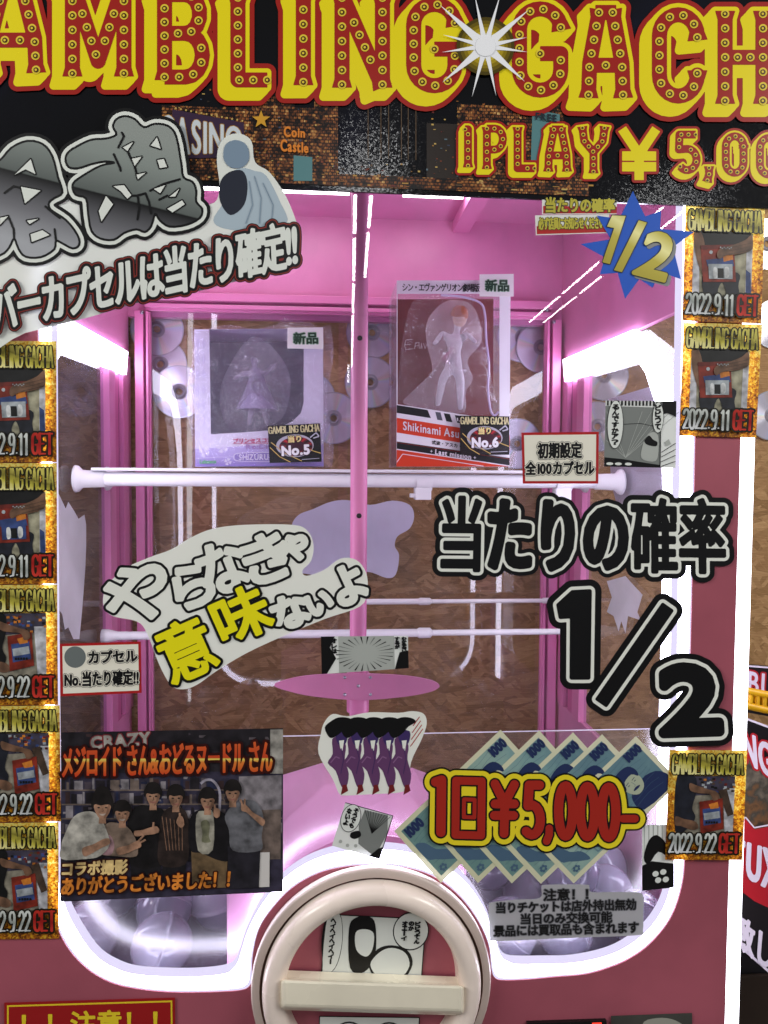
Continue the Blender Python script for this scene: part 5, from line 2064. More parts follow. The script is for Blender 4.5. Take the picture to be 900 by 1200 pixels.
# ---- group photo poster
gp = [(71.7, 858.3), (331.7, 853.3), (331.7, 1045), (70.7, 1056.7)]
pos = sticker_root('photo_poster', 'dark group photo poster of six people with orange lettering, lower left of the window', 'poster', gp)
pr = Print(0, 10)
pr.poly(gp, P('poster_dark', (44, 40, 46), 0.35, trans=0.05))
part(pr, 'backing', pos)
ZZ = lambda pts: z(pts, 50, 840, 3)
pr = Print(0, 11)
rng = random.Random(3)
DC = [P('poster_bg_%d' % i, c, 0.4, trans=0.05) for i, c in enumerate([(70, 62, 72), (88, 80, 86), (52, 48, 66), (40, 44, 70), (110, 96, 90), (58, 42, 44), (130, 124, 130), (34, 30, 36)])]
pr.poly(ZZ([(66, 200), (845, 190), (845, 420), (66, 430)]), DC[2])
for y in (212, 262, 312, 362):
    x = 66.0
    while x < 835:
        w_, h_ = rng.uniform(7, 34), rng.uniform(26, 44)
        pr.poly(ZZ([(x, y + 44 - h_), (min(x + w_, 842), y + 44 - h_ + rng.uniform(-2, 2)), (min(x + w_, 842), y + 44), (x, y + 44)]), rng.choice(DC))
        x += w_ + rng.uniform(0, 7)
    pr.poly(ZZ([(66, y + 44), (842, y + 42), (842, y + 47), (66, y + 49)]), DC[4])
pr.poly(ZZ([(66, 56), (845, 42), (845, 120), (66, 120)]), DC[7])
pr.up()
for _ in range(90):
    x, y = rng.uniform(66, 820), rng.uniform(56, 390)
    pr.poly(ZZ([(x, y), (x + rng.uniform(6, 26), y), (x + rng.uniform(6, 20), y + rng.uniform(4, 12)), (x, y + 8)]), rng.choice(DC))
pr.poly(ZZ([(690, 210), (840, 205), (840, 330), (690, 335)]), DC[6])
pr.poly(ZZ([(720, 330), (838, 325), (836, 560), (800, 590), (720, 590)]), DC[4])
pr.poly(ZZ([(66, 520), (845, 500), (845, 612), (66, 648)]), DC[2])
pr.poly(ZZ([(800, 45), (845, 44), (845, 200), (800, 200)]), P('poster_pale', (150, 146, 140), 0.4))
pr.up()
pr.levels(text_prims('CRAZY', ZZ([(170, 72), (375, 54), (378, 96), (172, 112)])), [(2.2, P('poster_pink_red', (120, 44, 50), 0.3)), (0.9, P('poster_pale', (150, 146, 140)))], 0.4)
pr.line(smooth_loop(ZZ([(555, 235), (575, 222), (600, 226), (622, 262), (622, 330)]), 5, False), 3.0, P('poster_led', (150, 144, 158), 0.4))
SKN = P('poster_skin', (158, 120, 98), 0.4, trans=0.04)
HAR = P('poster_hair', (26, 22, 22), 0.4)
FCE = P('poster_feature', (78, 50, 44), 0.4)
LIP = P('poster_teeth', (176, 160, 150), 0.4)
people = [  # head centre, head half size, shirt colour, body outline
    ((210, 318), (36, 46), (170, 166, 158), [(75, 420), (110, 350), (165, 332), (200, 352), (225, 400), (235, 450), (200, 490), (150, 500), (66, 500), (66, 450)]),
    ((280, 340), (30, 40), (122, 104, 92), [(205, 400), (232, 372), (280, 378), (310, 400), (330, 440), (330, 490), (260, 490), (200, 480), (198, 430)]),
    ((388, 278), (29, 40), (24, 22, 24), [(298, 400), (310, 340), (345, 310), (390, 318), (425, 330), (428, 400), (420, 520), (310, 520)]),
    ((468, 285), (29, 40), (46, 36, 34), [(408, 430), (420, 345), (450, 318), (488, 320), (510, 350), (516, 440), (500, 520), (412, 520)]),
    ((580, 295), (29, 40), (22, 20, 24), [(512, 400), (522, 350), (555, 325), (605, 328), (650, 350), (662, 420), (660, 500), (620, 505), (560, 480), (520, 470)]),
    ((668, 268), (29, 40), (100, 100, 106), [(640, 350), (668, 312), (710, 292), (750, 300), (776, 350), (770, 420), (766, 470), (668, 470), (655, 400)])]
order = [2, 3, 4, 5, 1, 0]
for n_ in order:
    (hx, hy), (a, b), shirt, body = people[n_]
    pr.k += 0.6
    lg = [(52, 48, 44), (52, 48, 44), (26, 24, 28), (24, 22, 26), (104, 84, 60), (34, 32, 40)][n_]
    x0, x1 = min(p[0] for p in body) + 10, max(p[0] for p in body) - 10
    if n_ > 1:
        pr.poly(ZZ([(x0, 455), (x1, 452), (x1 - 6, 600), (x0 + 4, 606)]), P('poster_legs_%d' % n_, lg, 0.4))
    pr.poly(smooth_loop(ZZ(body), 4), P('poster_shirt_%d' % n_, shirt, 0.4, trans=0.04))
    pr.k += 0.4
    if n_ == 4:
        pr.poly(smooth_loop(ZZ([(540, 345), (575, 332), (600, 340), (598, 468), (546, 470)]), 3), P('poster_tee', (150, 146, 134), 0.4))
        pr.k += 0.2
        pr.poly(smooth_loop(ZZ([(556, 372), (576, 362), (588, 380), (584, 420), (590, 440), (560, 440), (562, 410)]), 3), P('poster_tee_print', (112, 112, 90), 0.4))
    if n_ == 3:
        for d in range(6):
            pr.line(ZZ([(420 + d * 14, 350 + 4 * d), (436 + d * 11, 470)]), 0.9, P('poster_stripe', (128, 96, 78), 0.4))
    if n_ == 1:
        pr.poly(smooth_loop(ZZ([(205, 430), (235, 415), (252, 450), (240, 485), (202, 478)]), 3), P('poster_pink', (148, 116, 122), 0.4))
    pr.k += 0.4
    pr.poly(ZZ([(hx - 11, hy + b * 0.6), (hx + 11, hy + b * 0.6), (hx + 13, hy + b * 1.25), (hx - 13, hy + b * 1.25)]), SKN)
    pr.poly(smooth_loop(ZZ([(hx - a * .8, hy - b * .3), (hx, hy - b * .8), (hx + a * .8, hy - b * .3), (hx + a * .72, hy + b * .3), (hx + a * .35, hy + b * .78), (hx, hy + b * .88), (hx - a * .35, hy + b * .78), (hx - a * .72, hy + b * .3)]), 4), SKN)
    pr.poly(smooth_loop(ZZ([(hx + a * .78, hy - b * .2), (hx + a * .70, hy + b * .3), (hx + a * .34, hy + b * .76), (hx + a * .1, hy + b * .84), (hx + a * .42, hy + b * .3), (hx + a * .5, hy - b * .1)]), 4), P('poster_skin_side', (128, 94, 76), 0.4))
    pr.k += 0.4
    tp = hy - b * (1.15 if n_ else 1.5)
    pr.poly(smooth_loop(ZZ([(hx - a * 1.0, hy + b * .12), (hx - a * 1.08, hy - b * .5), (hx - a * .5, tp), (hx + a * .5, tp), (hx + a * 1.08, hy - b * .5), (hx + a * 1.0, hy + b * .12), (hx + a * .74, hy - b * .18),
                            (hx + a * .3, hy - b * .20), (hx - a * .2, hy - b * .14), (hx - a * .74, hy - b * .22)]), 4), HAR)
    pr.k += 0.3
    for sx in (-0.36, 0.36):
        pr.poly(smooth_loop(ZZ([(hx + sx * a - 5, hy + 2), (hx + sx * a, hy - 1.5), (hx + sx * a + 5, hy + 2), (hx + sx * a, hy + 4)]), 3), HAR)
    pr.line(ZZ([(hx + 1, hy + 4), (hx + 3, hy + 14), (hx - 2, hy + 15)]), 0.45, FCE)
    pr.poly(smooth_loop(ZZ([(hx - 11, hy + b * .48), (hx, hy + b * .52), (hx + 11, hy + b * .47), (hx + 6, hy + b * .62), (hx - 6, hy + b * .62)]), 3), LIP if n_ in (0, 1) else P('poster_lip', (150, 98, 88), 0.4))
pr.k += 1
ARM = lambda pts: pr.poly(smooth_loop(ZZ(pts), 4), SKN)
ARM([(140, 462), (178, 448), (212, 430), (232, 428), (236, 446), (205, 462), (170, 482), (145, 490)])
ARM([(262, 462), (300, 452), (322, 440), (340, 436), (346, 456), (322, 468), (290, 482), (264, 484)])
pr.line(ZZ([(334, 440), (356, 416)]), 2.2, SKN)
pr.line(ZZ([(336, 446), (362, 432)]), 2.2, SKN)
ARM([(322, 402), (350, 398), (380, 388), (402, 386), (410, 402), (394, 412), (360, 416), (326, 420)])
pr.line(ZZ([(388, 392), (390, 370)]), 2.4, SKN)
ARM([(470, 372), (478, 350), (492, 352), (498, 378), (486, 390)])
pr.line(ZZ([(482, 360), (482, 338)]), 2.2, SKN)
ARM([(600, 344), (604, 322), (622, 326), (622, 348), (610, 356)])
pr.line(ZZ([(606, 330), (604, 308)]), 2.2, SKN)
ARM([(772, 384), (742, 358), (716, 336), (700, 330), (698, 312), (714, 310), (740, 336), (780, 362)])
pr.line(ZZ([(704, 318), (696, 290)]), 2.2, SKN)
pr.line(ZZ([(710, 316), (710, 288)]), 2.2, SKN)
part(pr, 'photo_print', pos)
pr = Print(0, 20)
TOR = gradient('poster_title', [(0.0, (196, 60, 30)), (0.4, (214, 120, 50)), (0.50, (222, 204, 96)), (0.54, (190, 64, 34)), (1.0, (206, 90, 44))], 0.042, (0.02, 0, 1), 0.3)
pr.levels(text_prims('メジロイド さん&おどるヌードル さん', ZZ([(70, 108), (806, 86), (806, 190), (70, 212)]), -0.05), [(4.0, P('poster_maroon', (52, 14, 12), 0.3)), (0.9, TOR)], 0.4, 0.08)
part(pr, 'title_lettering', pos, origin='mid')
pr = Print(0, 20)
OR2 = P('poster_orange', (216, 130, 50), 0.3)
OR3 = P('poster_cream', (226, 190, 130), 0.3)
pr.levels(text_prims('コラボ撮影', ZZ([(72, 512), (298, 502), (296, 552), (68, 560)])), [(2.4, P('poster_maroon', (52, 14, 12))), (0.8, OR3)], 0.4, 0.08)
pr.levels(text_prims('ありがとうございました！！', ZZ([(70, 566), (660, 538), (655, 598), (66, 626)]), -0.04), [(2.4, P('poster_maroon', (52, 14, 12))), (0.8, OR2)], 0.4, 0.08)
part(pr, 'caption_lettering', pos)
pr = Print(0, 20)
pr.poly(ZZ([(675, 480), (798, 476), (797, 598), (675, 602)]), P('blank_white', (206, 202, 200), 0.35))
part(pr, 'blank_patch', pos)

# ---- signs along the bottom edge
cq = [(5, 1175), (205, 1169), (206, 1262), (5, 1266)]
cau = sticker_root('caution_sign', 'red caution sign with yellow frame cut off at the bottom left', 'sign', cq)
pr = Print(0, 3)
CAR = P('caution_red', (150, 22, 24), 0.35)
CAY = P('caution_yellow', (222, 196, 40), 0.35)
pr.poly(cq, CAR)
part(pr, 'backing', cau)
pr = Print(0, 4)
pr.poly(inset(cq, 3.2), CAY)
pr.up().poly(inset(cq, 5.2), CAR)
pr.up()
pr.levels(text_prims('！！注意！！', [(26, 1187), (184, 1183), (184, 1212), (26, 1216)]), [(0.9, CAY)], 0.5)
part(pr, 'lettering', cau)

dq_ = [(716, 1190.5), (811, 1187), (812, 1270), (716, 1272)]
dk = sticker_root('comic_panel', 'dark grey picture cut off at the bottom edge, right of the black display', 'comic panel', dq_, group='black and white comic panels')
pr = Print(0, 3)
pr.poly(dq_, P('dark_picture', (70, 70, 66), 0.4, mottle=0.3))
pr.up().poly(smooth_loop([(752, 1202), (770, 1193), (792, 1196), (806, 1210), (800, 1240), (760, 1240)], 4), P('dark_picture_pale', (150, 150, 140), 0.4))
part(pr, 'picture', dk)
disp = sticker_root('display', 'black coin display with a red light at the bottom edge', 'display', [(620, 1198), (712, 1196), (712, 1250), (620, 1250)])
pr = Print(0, 1)
pr.prism(front([(618, 1199.5), (711, 1196.5), (712, 1256), (618, 1258)], -0.004), (0, 0.006, 0), P('display_black', (14, 13, 14), 0.2))
part(pr, 'housing', disp)
MB().face(front([(694, 1198.6), (705, 1198.2), (705, 1203), (694, 1203)], -0.0045), glow('red_light', (1.0, 0.05, 0.03), 1.6)).build('indicator', disp)

# ================================================================== PRIZES ON THE SHELF
LILAC = P('carton_lilac', (226, 222, 244), 0.35, mottle=0.04)
LIL2 = P('carton_lilac_side', (196, 186, 226), 0.4)
CDARK = P('carton_inside', (84, 84, 104), 0.5, mottle=0.1)
FILM = clear('box_film', refl0=0.06, refl1=0.5, haze=0.03)
WRAP = clear('wrap_film', refl0=0.05, refl1=0.5, haze=0.14, haze_col=(215, 205, 240), bump=1.0, bscale=34, rough=0.10)
FIGW = P('figurine_white', (232, 228, 236), 0.35, spec=0.5)
FIGF = clear('figurine_film', refl0=0.07, refl1=0.5, haze=0.30, haze_col=(235, 228, 240), bump=0.9, bscale=60, rough=0.1)


def carton(root, q, win, depth, mfront, mside, mback, Yf):
    """box with a die-cut window: framed front, closed sides, printed back wall"""
    fr = Print(Yf, 0)
    fr.loops([np.array(q, float), np.array(win, float)], mfront)
    a = [np.array(W(x, y, Yf)) for x, y in q]
    b = [p + np.array([0, depth, 0]) for p in a]
    fr.raw(a + b, [[i, (i + 1) % len(a), len(a) + (i + 1) % len(a), len(a) + i] for i in range(len(a))], mside)
    fr.raw(b, [list(range(len(b)))[::-1]], mside)
    c = [p + np.array([0, depth * 0.8, 0]) for p in a]
    fr.raw([c[0] * 0.99 + c[2] * 0.01, c[1] * 0.99 + c[3] * 0.01, c[2] * 0.99 + c[0] * 0.01, c[3] * 0.99 + c[1] * 0.01], [[0, 1, 2, 3]], mback)
    fr.build('carton', root)
    wf = Print(Yf + 0.001, 0)
    wf.poly(win, FILM)
    wf.build('window_film', root)


def skin_figure(name, parent, verts, edges, radii, m, sub=2):
    og = origin_of(parent)
    me = bpy.data.meshes.new(name)
    me.from_pydata([Vector(v) - og for v in verts], edges, [])
    me.materials.append(m)
    o = bpy.data.objects.new(name, me)
    COL.objects.link(o)
    o.parent = parent
    sk = o.modifiers.new('skin', 'SKIN')
    sk.use_smooth_shade = True
    for i, r in enumerate(radii):
        me.skin_vertices[0].data[i].radius = (r, r * 0.85)
    me.skin_vertices[0].data[0].use_root = True
    sb = o.modifiers.new('sub', 'SUBSURF')
    sb.levels = sb.render_levels = sub
    return o


def film_drape(name, parent, loop, Yc, thick, m, seed):
    """crumpled clear film round a figure: a puffed closed shell with folds"""
    rg = random.Random(seed)
    lp = np.array(smooth_loop(loop, 6))
    c = lp.mean(axis=0)
    mb = MB()
    n = len(lp)
    rings, K = [], 7
    ph = [rg.uniform(0, 6.28) for _ in range(4)]
    for s in (-1, 1):
        for k in range(K):
            f_ = (k + 1) / K
            for i, p in enumerate(lp):
                a = 6.283 * i / n
                fold = 0.10 * math.sin(5 * a + ph[0]) + 0.08 * math.sin(11 * a + ph[1] + 3 * f_) + 0.06 * math.sin(17 * a + ph[2])
                xy = c + (p - c) * f_
                y = Yc + s * thick * math.sqrt(max(0, 1 - f_ ** 2.2)) * (1 + fold * 2.2 * f_)
                rings.append(W(xy[0], xy[1], y))
    fs = []
    for h in range(2):
        o0 = h * K * n
        for k in range(K - 1):
            for i in range(n):
                fs.append([o0 + k * n + i, o0 + k * n + (i + 1) % n, o0 + (k + 1) * n + (i + 1) % n, o0 + (k + 1) * n + i])
        fs.append([o0 + i for i in range(n)])
    mb.raw(rings, fs, m, True)
    return mb.build(name, parent)


# ---- lilac box
YF = 0.385
B1 = lambda pts: z(pts, 220, 360, 5)
bx1 = thing('figure_box', 'lilac figure box in crinkled clear film standing left on the shelf', 'box', (W(303, 546, YF + 0.06)[0], YF + 0.06, EYE + 0.0136))
q = B1([(38, 130), (792, 125), (796, 931), (44, 934)])
win = B1([(126, 130), (680, 127), (679, 560), (662, 622), (612, 670), (545, 700), (480, 722), (300, 735), (136, 745)])
carton(bx1, q, win, 0.145, LILAC, LIL2, CDARK, YF)
pr = Print(YF, 1)
pr.poly(B1([(44, 832), (250, 818), (480, 806), (795, 800), (796, 930), (44, 933)]), gradient('lilac_band', [(0, (176, 158, 222)), (0.6, (150, 130, 208)), (1, (184, 172, 228))], 0.05, (0, 0, 1), 0.35))
pr.up()
pr.line(B1([(45, 886), (150, 880), (268, 876)]), 0.5, P('print_pale', (222, 216, 240), 0.35))
for cx, cy, r in ((130, 786, 21), (97, 850, 28), (202, 826, 28), (235, 905, 20)):
    for a in range(4):
        an = R_(20 + 90 * a)
        pr.poly(smooth_loop(B1([(cx + 3 * math.cos(an), cy + 3 * math.sin(an)), (cx + r * math.cos(an - 0.5), cy + r * math.sin(an - 0.5)), (cx + r * 1.05 * math.cos(an), cy + r * 1.05 * math.sin(an)),
                                (cx + r * math.cos(an + 0.5), cy + r * math.sin(an + 0.5))]), 3), P('print_pale', (222, 216, 240), 0.35))
for r0 in range(7):
    for c0 in range(2):
        x, y = 60 + c0 * 34, 180 + r0 * 90
        pr.poly(B1([(x, y), (x + 15, y + 34), (x, y + 68), (x - 15, y + 34)]), P('carton_diamond', (214, 208, 238), 0.35))
pr.up()
pr.poly(smooth_loop(B1([(268, 878), (290, 855), (420, 850), (560, 850), (578, 876), (560, 902), (420, 905), (290, 902)]), 4), P('print_pale', (222, 216, 240), 0.35))
pr.up()
pr.poly(smooth_loop(B1([(274, 878), (294, 859), (420, 854), (556, 854), (572, 876), (556, 898), (420, 901), (294, 898)]), 4), P('print_violet_box', (140, 122, 196), 0.35))
part(pr, 'printed_pattern', bx1)
pr = Print(YF, 5)
pr.levels(text_prims('SHIZURU', B1([(300, 863), (472, 861), (472, 894), (300, 896)])), [(0.25, P('print_pale', (222, 216, 240)))], 0.3, 0.06)
pr.levels(text_prims('プリンセスコネクト', B1([(268, 770), (560, 764), (560, 792), (268, 796)])), [(0.35, P('print_crimson', (196, 60, 110), 0.35))], 0.3, 0.06)
pr.line(B1([(264, 800), (560, 796)]), 0.7, P('print_crimson', (196, 60, 110)))
pr.levels(text_prims('Re:Dive', B1([(342, 806), (520, 802), (520, 828), (342, 832)])), [(0.3, P('print_soft_violet', (166, 130, 190), 0.35))], 0.3, 0.06)
pr.levels(text_prims('Lulumecu', B1([(72, 895), (165, 893), (165, 914), (72, 916)])), [(0.35, P('print_green', (90, 170, 120), 0.35))], 0.3, 0.06)
part(pr, 'lettering', bx1)
yf = YF + 0.05
vv = [W(*p, yf) for p in B1([(405, 470), (395, 400), (392, 350), (392, 290), (330, 385), (270, 420), (460, 385), (520, 330), (380, 560), (360, 690), (440, 570), (470, 690)])]
skin_figure('figurine', bx1, vv, [(0, 1), (1, 2), (2, 3), (1, 4), (4, 5), (1, 6), (6, 7), (0, 8), (8, 9), (0, 10), (10, 11)],
            [0.013, 0.011, 0.006, 0.012, 0.005, 0.004, 0.005, 0.004, 0.009, 0.005, 0.009, 0.005], P('figurine_pale', (188, 176, 206), 0.4))
sk = [(0.008, 0.05), (0.011, 0.04), (0.018, 0.02), (0.027, 0.0), (0.036, -0.018), (0.039, -0.026)]
MB().lathe(W(*B1([(405, 520)])[0], yf), (0, 0, 1), [(r * (1 + 0.0 * h), h) for r, h in sk], P('figurine_dress', (176, 164, 204), 0.4), 28).build('dress', bx1)
film_drape('inner_film', bx1, B1([(300, 250), (400, 170), (520, 260), (600, 420), (560, 640), (400, 720), (230, 690), (190, 480)]), yf - 0.005, 0.022, FIGF, 3)
gx, gy = 22, 22
rg = random.Random(8)
vs, fs = [], []
for j in range(gy):
    for i in range(gx):
        u, v = i / (gx - 1), j / (gy - 1)
        x = 222 + 165 * u + (4 * math.sin(v * 9) if i in (0, gx - 1) else 0)
        y = 383 + 165 * v + (2.5 * math.sin(u * 17) - (8 if 0.62 < u < 0.9 else 0) if j == 0 else 0)
        edge = min(u, 1 - u, v, 1 - v)
        vs.append(W(x, y, YF - 0.010 + (0.02 if edge < 0.02 else 0) + rg.uniform(-0.0025, 0.0025)))
for j in range(gy - 1):
    for i in range(gx - 1):
        fs.append([j * gx + i, j * gx + i + 1, (j + 1) * gx + i + 1, (j + 1) * gx + i])
MB().raw(vs, fs, WRAP, True).build('wrapping_film', bx1)

# ---- red box
B2 = lambda pts: z(pts, 450, 310, 4.8)
bx2 = thing('figure_box', 'white and red figure box with a big window standing right of the pole', 'box', (W(531, 546, YF + 0.07)[0], YF + 0.07, EYE + 0.0136))
WB = P('carton_white', (236, 234, 242), 0.35, mottle=0.03)
BRD = gradient('carton_brick', [(0, (150, 46, 36)), (0.5, (128, 44, 38)), (1, (120, 50, 46))], 0.2, (0, 0, 1), 0.45, 0, 0, 0.3, 14)
q = B2([(72, 90), (712, 88), (706, 1137), (70, 1136)])
win = B2([(76, 165), (650, 165), (649, 872), (430, 842), (76, 786)])
carton(bx2, q, win, 0.164, WB, clear('side_film', refl0=0.06, refl1=0.5, haze=0.22), BRD, YF)
pr = Print(YF, 1)
ORG = P('print_orange_red', (214, 62, 34), 0.35)
INK = P('print_ink', (26, 24, 30), 0.35)
WP = P('print_white', (226, 222, 232), 0.35)
for pl, m in (([(72, 790), (245, 818), (264, 864), (72, 834)], INK), ([(288, 828), (318, 832), (330, 878), (300, 873)], P('print_slate', (84, 84, 96), 0.35)), ([(336, 836), (370, 841), (385, 887), (351, 882)], INK),
              ([(398, 846), (690, 892), (692, 930), (412, 890)], INK), ([(72, 862), (707, 962), (707, 1046), (72, 945)], ORG), ([(72, 995), (706, 1088), (706, 1130), (72, 1036)], INK), ([(72, 1042), (706, 1136), (70, 1136)], ORG)):
    pr.poly(B2(pl), m)
pr.up()
pr.line(B2([(72, 1112), (105, 1066), (560, 1134)]), 0.8, WP)
pr.line(B2([(72, 1001), (706, 1094)]), 0.6, P('print_wine', (140, 30, 34), 0.35))
part(pr, 'printed_pattern', bx2)
pr = Print(YF, 3)
pr.levels(text_prims('シン・エヴァンゲリオン劇場版', B2([(104, 104), (538, 108), (538, 154), (104, 150)]), -0.12), [(0.15, INK)], 0.3, 0.06)
pr.levels(text_prims('Shikinami Asuka', B2([(108, 882), (476, 938), (476, 984), (108, 930)])), [(0.2, WP)], 0.3, 0.06)
pr.levels(text_prims('式波・アスカ・ラングレー', B2([(270, 988), (560, 1030), (560, 1052), (270, 1010)])), [(0.15, INK)], 0.3, 0.06)
pr.levels(text_prims('Last mission', B2([(290, 1040), (490, 1070), (489, 1096), (288, 1066)])), [(0.3, WP)], 0.3, 0.06)
for cx, cy in ((267, 1050), (511, 1086)):
    pr.poly(B2([(cx - 9, cy), (cx - 2, cy - 2), (cx, cy - 10), (cx + 2, cy - 2), (cx + 9, cy), (cx + 2, cy + 2), (cx, cy + 10), (cx - 2, cy + 2)]), WP)
pr.levels(text_prims('1/7', B2([(410, 862), (470, 872), (470, 890), (412, 880)])), [(0.2, WP)], 0.3, 0.06)
part(pr, 'lettering', bx2)
bk = Print(YF + 0.164 * 0.8 - 0.001, 0)
sc_w = P('print_faint_white', (200, 170, 170), 0.4)
for pts in ([(150, 420), (110, 425), (102, 455), (110, 478), (150, 474)], [(104, 452), (140, 448)], [(160, 476), (166, 440), (186, 438), (188, 474)], [(162, 458), (186, 456)], [(196, 474), (200, 442), (204, 474)],
            [(212, 442), (222, 474), (234, 440)], [(262, 440), (242, 442), (240, 472), (264, 470)], [(241, 456), (258, 455)]):
    bk.line(B2([(60 + (a - 72) * 0.97 + 26, b) for a, b in pts]), 0.9, sc_w)
part(bk, 'back_print', bx2)
yf = YF + 0.06
vv = [W(*p, yf + dy) for p, dy in zip(B2([(400, 545), (395, 450), (410, 370), (425, 290), (330, 380), (280, 450), (470, 390), (520, 440), (330, 640), (300, 800), (430, 650), (430, 820), (455, 600)]),
                                      (0, -0.004, 0, 0, 0, -0.01, 0, -0.01, 0, 0.004, -0.006, -0.004, 0))]
fg2 = skin_figure('figurine', bx2, vv, [(0, 1), (1, 2), (2, 3), (1, 4), (4, 5), (1, 6), (6, 7), (0, 8), (8, 9), (0, 10), (10, 11)],
                  [0.012, 0.012, 0.006, 0.0125, 0.006, 0.0045, 0.006, 0.0045, 0.0105, 0.006, 0.0105, 0.006, 0.004], FIGW)
hc = W(*B2([(425, 285)])[0], yf - 0.002)
MB().lathe(hc + np.array([0, -0.002, -0.006]), (0, 0, 1), [(0.0135 * math.sin(math.pi * k / 12) + 1e-4, -0.0165 * math.cos(math.pi * k / 12)) for k in range(13)], P('figurine_skin', (228, 190, 168), 0.4), 20).build('head', fg2)
pf = [(0.0165 * math.cos(math.pi / 2 * k / 8), 0.019 * math.sin(math.pi / 2 * k / 8)) for k in range(9)]
pf[-1] = (0.0002, 0.019)
MB().lathe(hc, (0.15, -0.25, 1), [(0.0165, -0.004)] + pf, P('figurine_hair', (186, 108, 60), 0.45), 20).build('hair', fg2)
film_drape('inner_film', bx2, B2([(380, 200), (490, 225), (540, 330), (545, 440), (470, 540), (500, 640), (460, 720), (450, 830), (300, 830), (110, 780), (190, 690), (270, 600), (240, 440), (240, 330), (300, 240)]), yf - 0.006, 0.026, clear('figurine_film_thin', refl0=0.06, refl1=0.5, haze=0.24, haze_col=(245, 240, 248), bump=1.0, bscale=70, rough=0.1), 5)
film_drape('blister', bx2, B2([(200, 185), (470, 190), (560, 240), (580, 400), (600, 620), (620, 830), (330, 835), (90, 790), (86, 600), (120, 330)]), yf - 0.012, 0.034, clear('blister_film', refl0=0.04, refl1=0.5, haze=0.02, bump=0.5, bscale=30), 9)
# glossy bead along the blister edge
bead = [W(*p, YF + 0.006) for p in smooth_loop(B2([(320, 172), (440, 182), (540, 215), (568, 280), (575, 420), (590, 560), (585, 700), (600, 820), (622, 848), (645, 828)]), 5, False)]
MB().tube(bead, 0.0021, P('blister_bead', (214, 196, 232), 0.15, spec=0.8), 8).build('blister_edge', bx2)


# ---- tags and draw tickets
def price_tag(label, q, tq):
    r = thing('new_item_tag', label, 'tag', np.mean([W(x, y, YF - 0.014) for x, y in q], axis=0), 'white new item tags')
    pr = Print(YF - 0.014, 0)
    pr.prism([pr.pt(*p) for p in q], (0, 0.0006, 0), P('tag_white', (240, 242, 240), 0.4))
    part(pr, 'card', r)
    pr = Print(YF - 0.014, 1)
    pr.levels(text_prims('新品', tq), [(1.3, P('tag_halo', (170, 206, 178), 0.4)), (0.55, P('tag_green', (16, 62, 36), 0.4))], 0.35, 0.06)
    part(pr, 'lettering', r)


price_tag('white new item tag with green lettering on the lilac box', [(337, 384), (378.6, 383.6), (379, 409), (336.6, 408.4)], [(344, 390), (372, 389.5), (372.5, 402.5), (344, 403)])
price_tag('white new item tag with green lettering on the red box', [(562, 321.5), (602, 321), (602, 347.5), (562, 347.3)], [(569, 328), (596, 328), (596, 341), (569, 341)])


def ticket(label, q, num):
    r = thing('draw_ticket', label, 'ticket', np.mean([W(x, y, YF - 0.016) for x, y in q], axis=0), 'roulette draw tickets on the boxes')
    pr = Print(YF - 0.016, 0)
    pr.prism([pr.pt(*p) for p in q], (0, 0.0006, 0), P('ticket_black', (20, 18, 24), 0.25, spec=0.6))
    part(pr, 'card', r)
    L = lambda u, v: tuple(bil(q, u, v))
    pr = Print(YF - 0.016, 1)
    pr.poly(oval(L, 0.5, 0.56, 0.36, 0.30), P('ticket_silver', (176, 176, 190), 0.3))
    pr.up().poly(oval(L, 0.52, 0.58, 0.32, 0.255), P('ticket_dark_red', (92, 24, 36), 0.3))
    pr.up()
    for a in range(18):
        a0, a1 = R_(20 * a), R_(20 * a + 10)
        pr.poly([L(0.52 + 0.31 * math.cos(a0), 0.58 + 0.245 * math.sin(a0)), L(0.52 + 0.31 * math.cos(a1), 0.58 + 0.245 * math.sin(a1)), L(0.52 + 0.2 * math.cos(a1), 0.58 + 0.15 * math.sin(a1)), L(0.52 + 0.2 * math.cos(a0), 0.58 + 0.15 * math.sin(a0))],
                P('ticket_red', (176, 34, 48), 0.3) if a % 2 else BLACK)
    pr.poly(oval(L, 0.52, 0.58, 0.19, 0.14), P('ticket_plum', (60, 22, 40), 0.3))
    for pts in ([(0.05, 0.45), (0.3, 0.75), (0.62, 0.97)], [(0.02, 0.58), (0.2, 0.84), (0.4, 0.99)], [(0.70, 0.62), (0.86, 0.72), (0.99, 0.78)]):
        pr.line([L(*p) for p in pts], 0.9, P('ticket_gold', (200, 170, 90), 0.3))
    pr.line([L(0.8, 0.36), L(0.92, 0.24), L(0.97, 0.34), L(0.86, 0.38)], 1.4, P('ticket_silver', (176, 176, 190)))
    pr.line([L(0.62, 0.93), L(0.96, 0.91)], 0.7, P('ticket_silver', (176, 176, 190)))
    part(pr, 'roulette_print', r)
    pr = Print(YF - 0.016, 5)
    pr.levels(thin_text('GAMBLING GACHA', [L(0.02, 0.04), L(0.98, 0.03), L(0.98, 0.2), L(0.02, 0.21)], 0.62, 0.35), [(0.5, BLACK), (0, P('ticket_title', (206, 200, 150), 0.3))], 0.3, 0.06)
    pr.k -= 2
    pr.levels(text_prims('当り', [L(0.38, 0.30), L(0.62, 0.29), L(0.62, 0.46), L(0.38, 0.47)]), [(1.0, BLACK), (0.45, P('ticket_cream', (226, 206, 140), 0.3))], 0.3, 0.06)
    pr.k -= 2
    pr.levels(text_prims(num, [L(0.25, 0.57), L(0.77, 0.55), L(0.77, 0.79), L(0.25, 0.81)]), [(1.5, P('ticket_plum', (60, 22, 40))), (0.8, P('ticket_white', (232, 232, 236), 0.3))], 0.3, 0.06)
    part(pr, 'lettering', r)


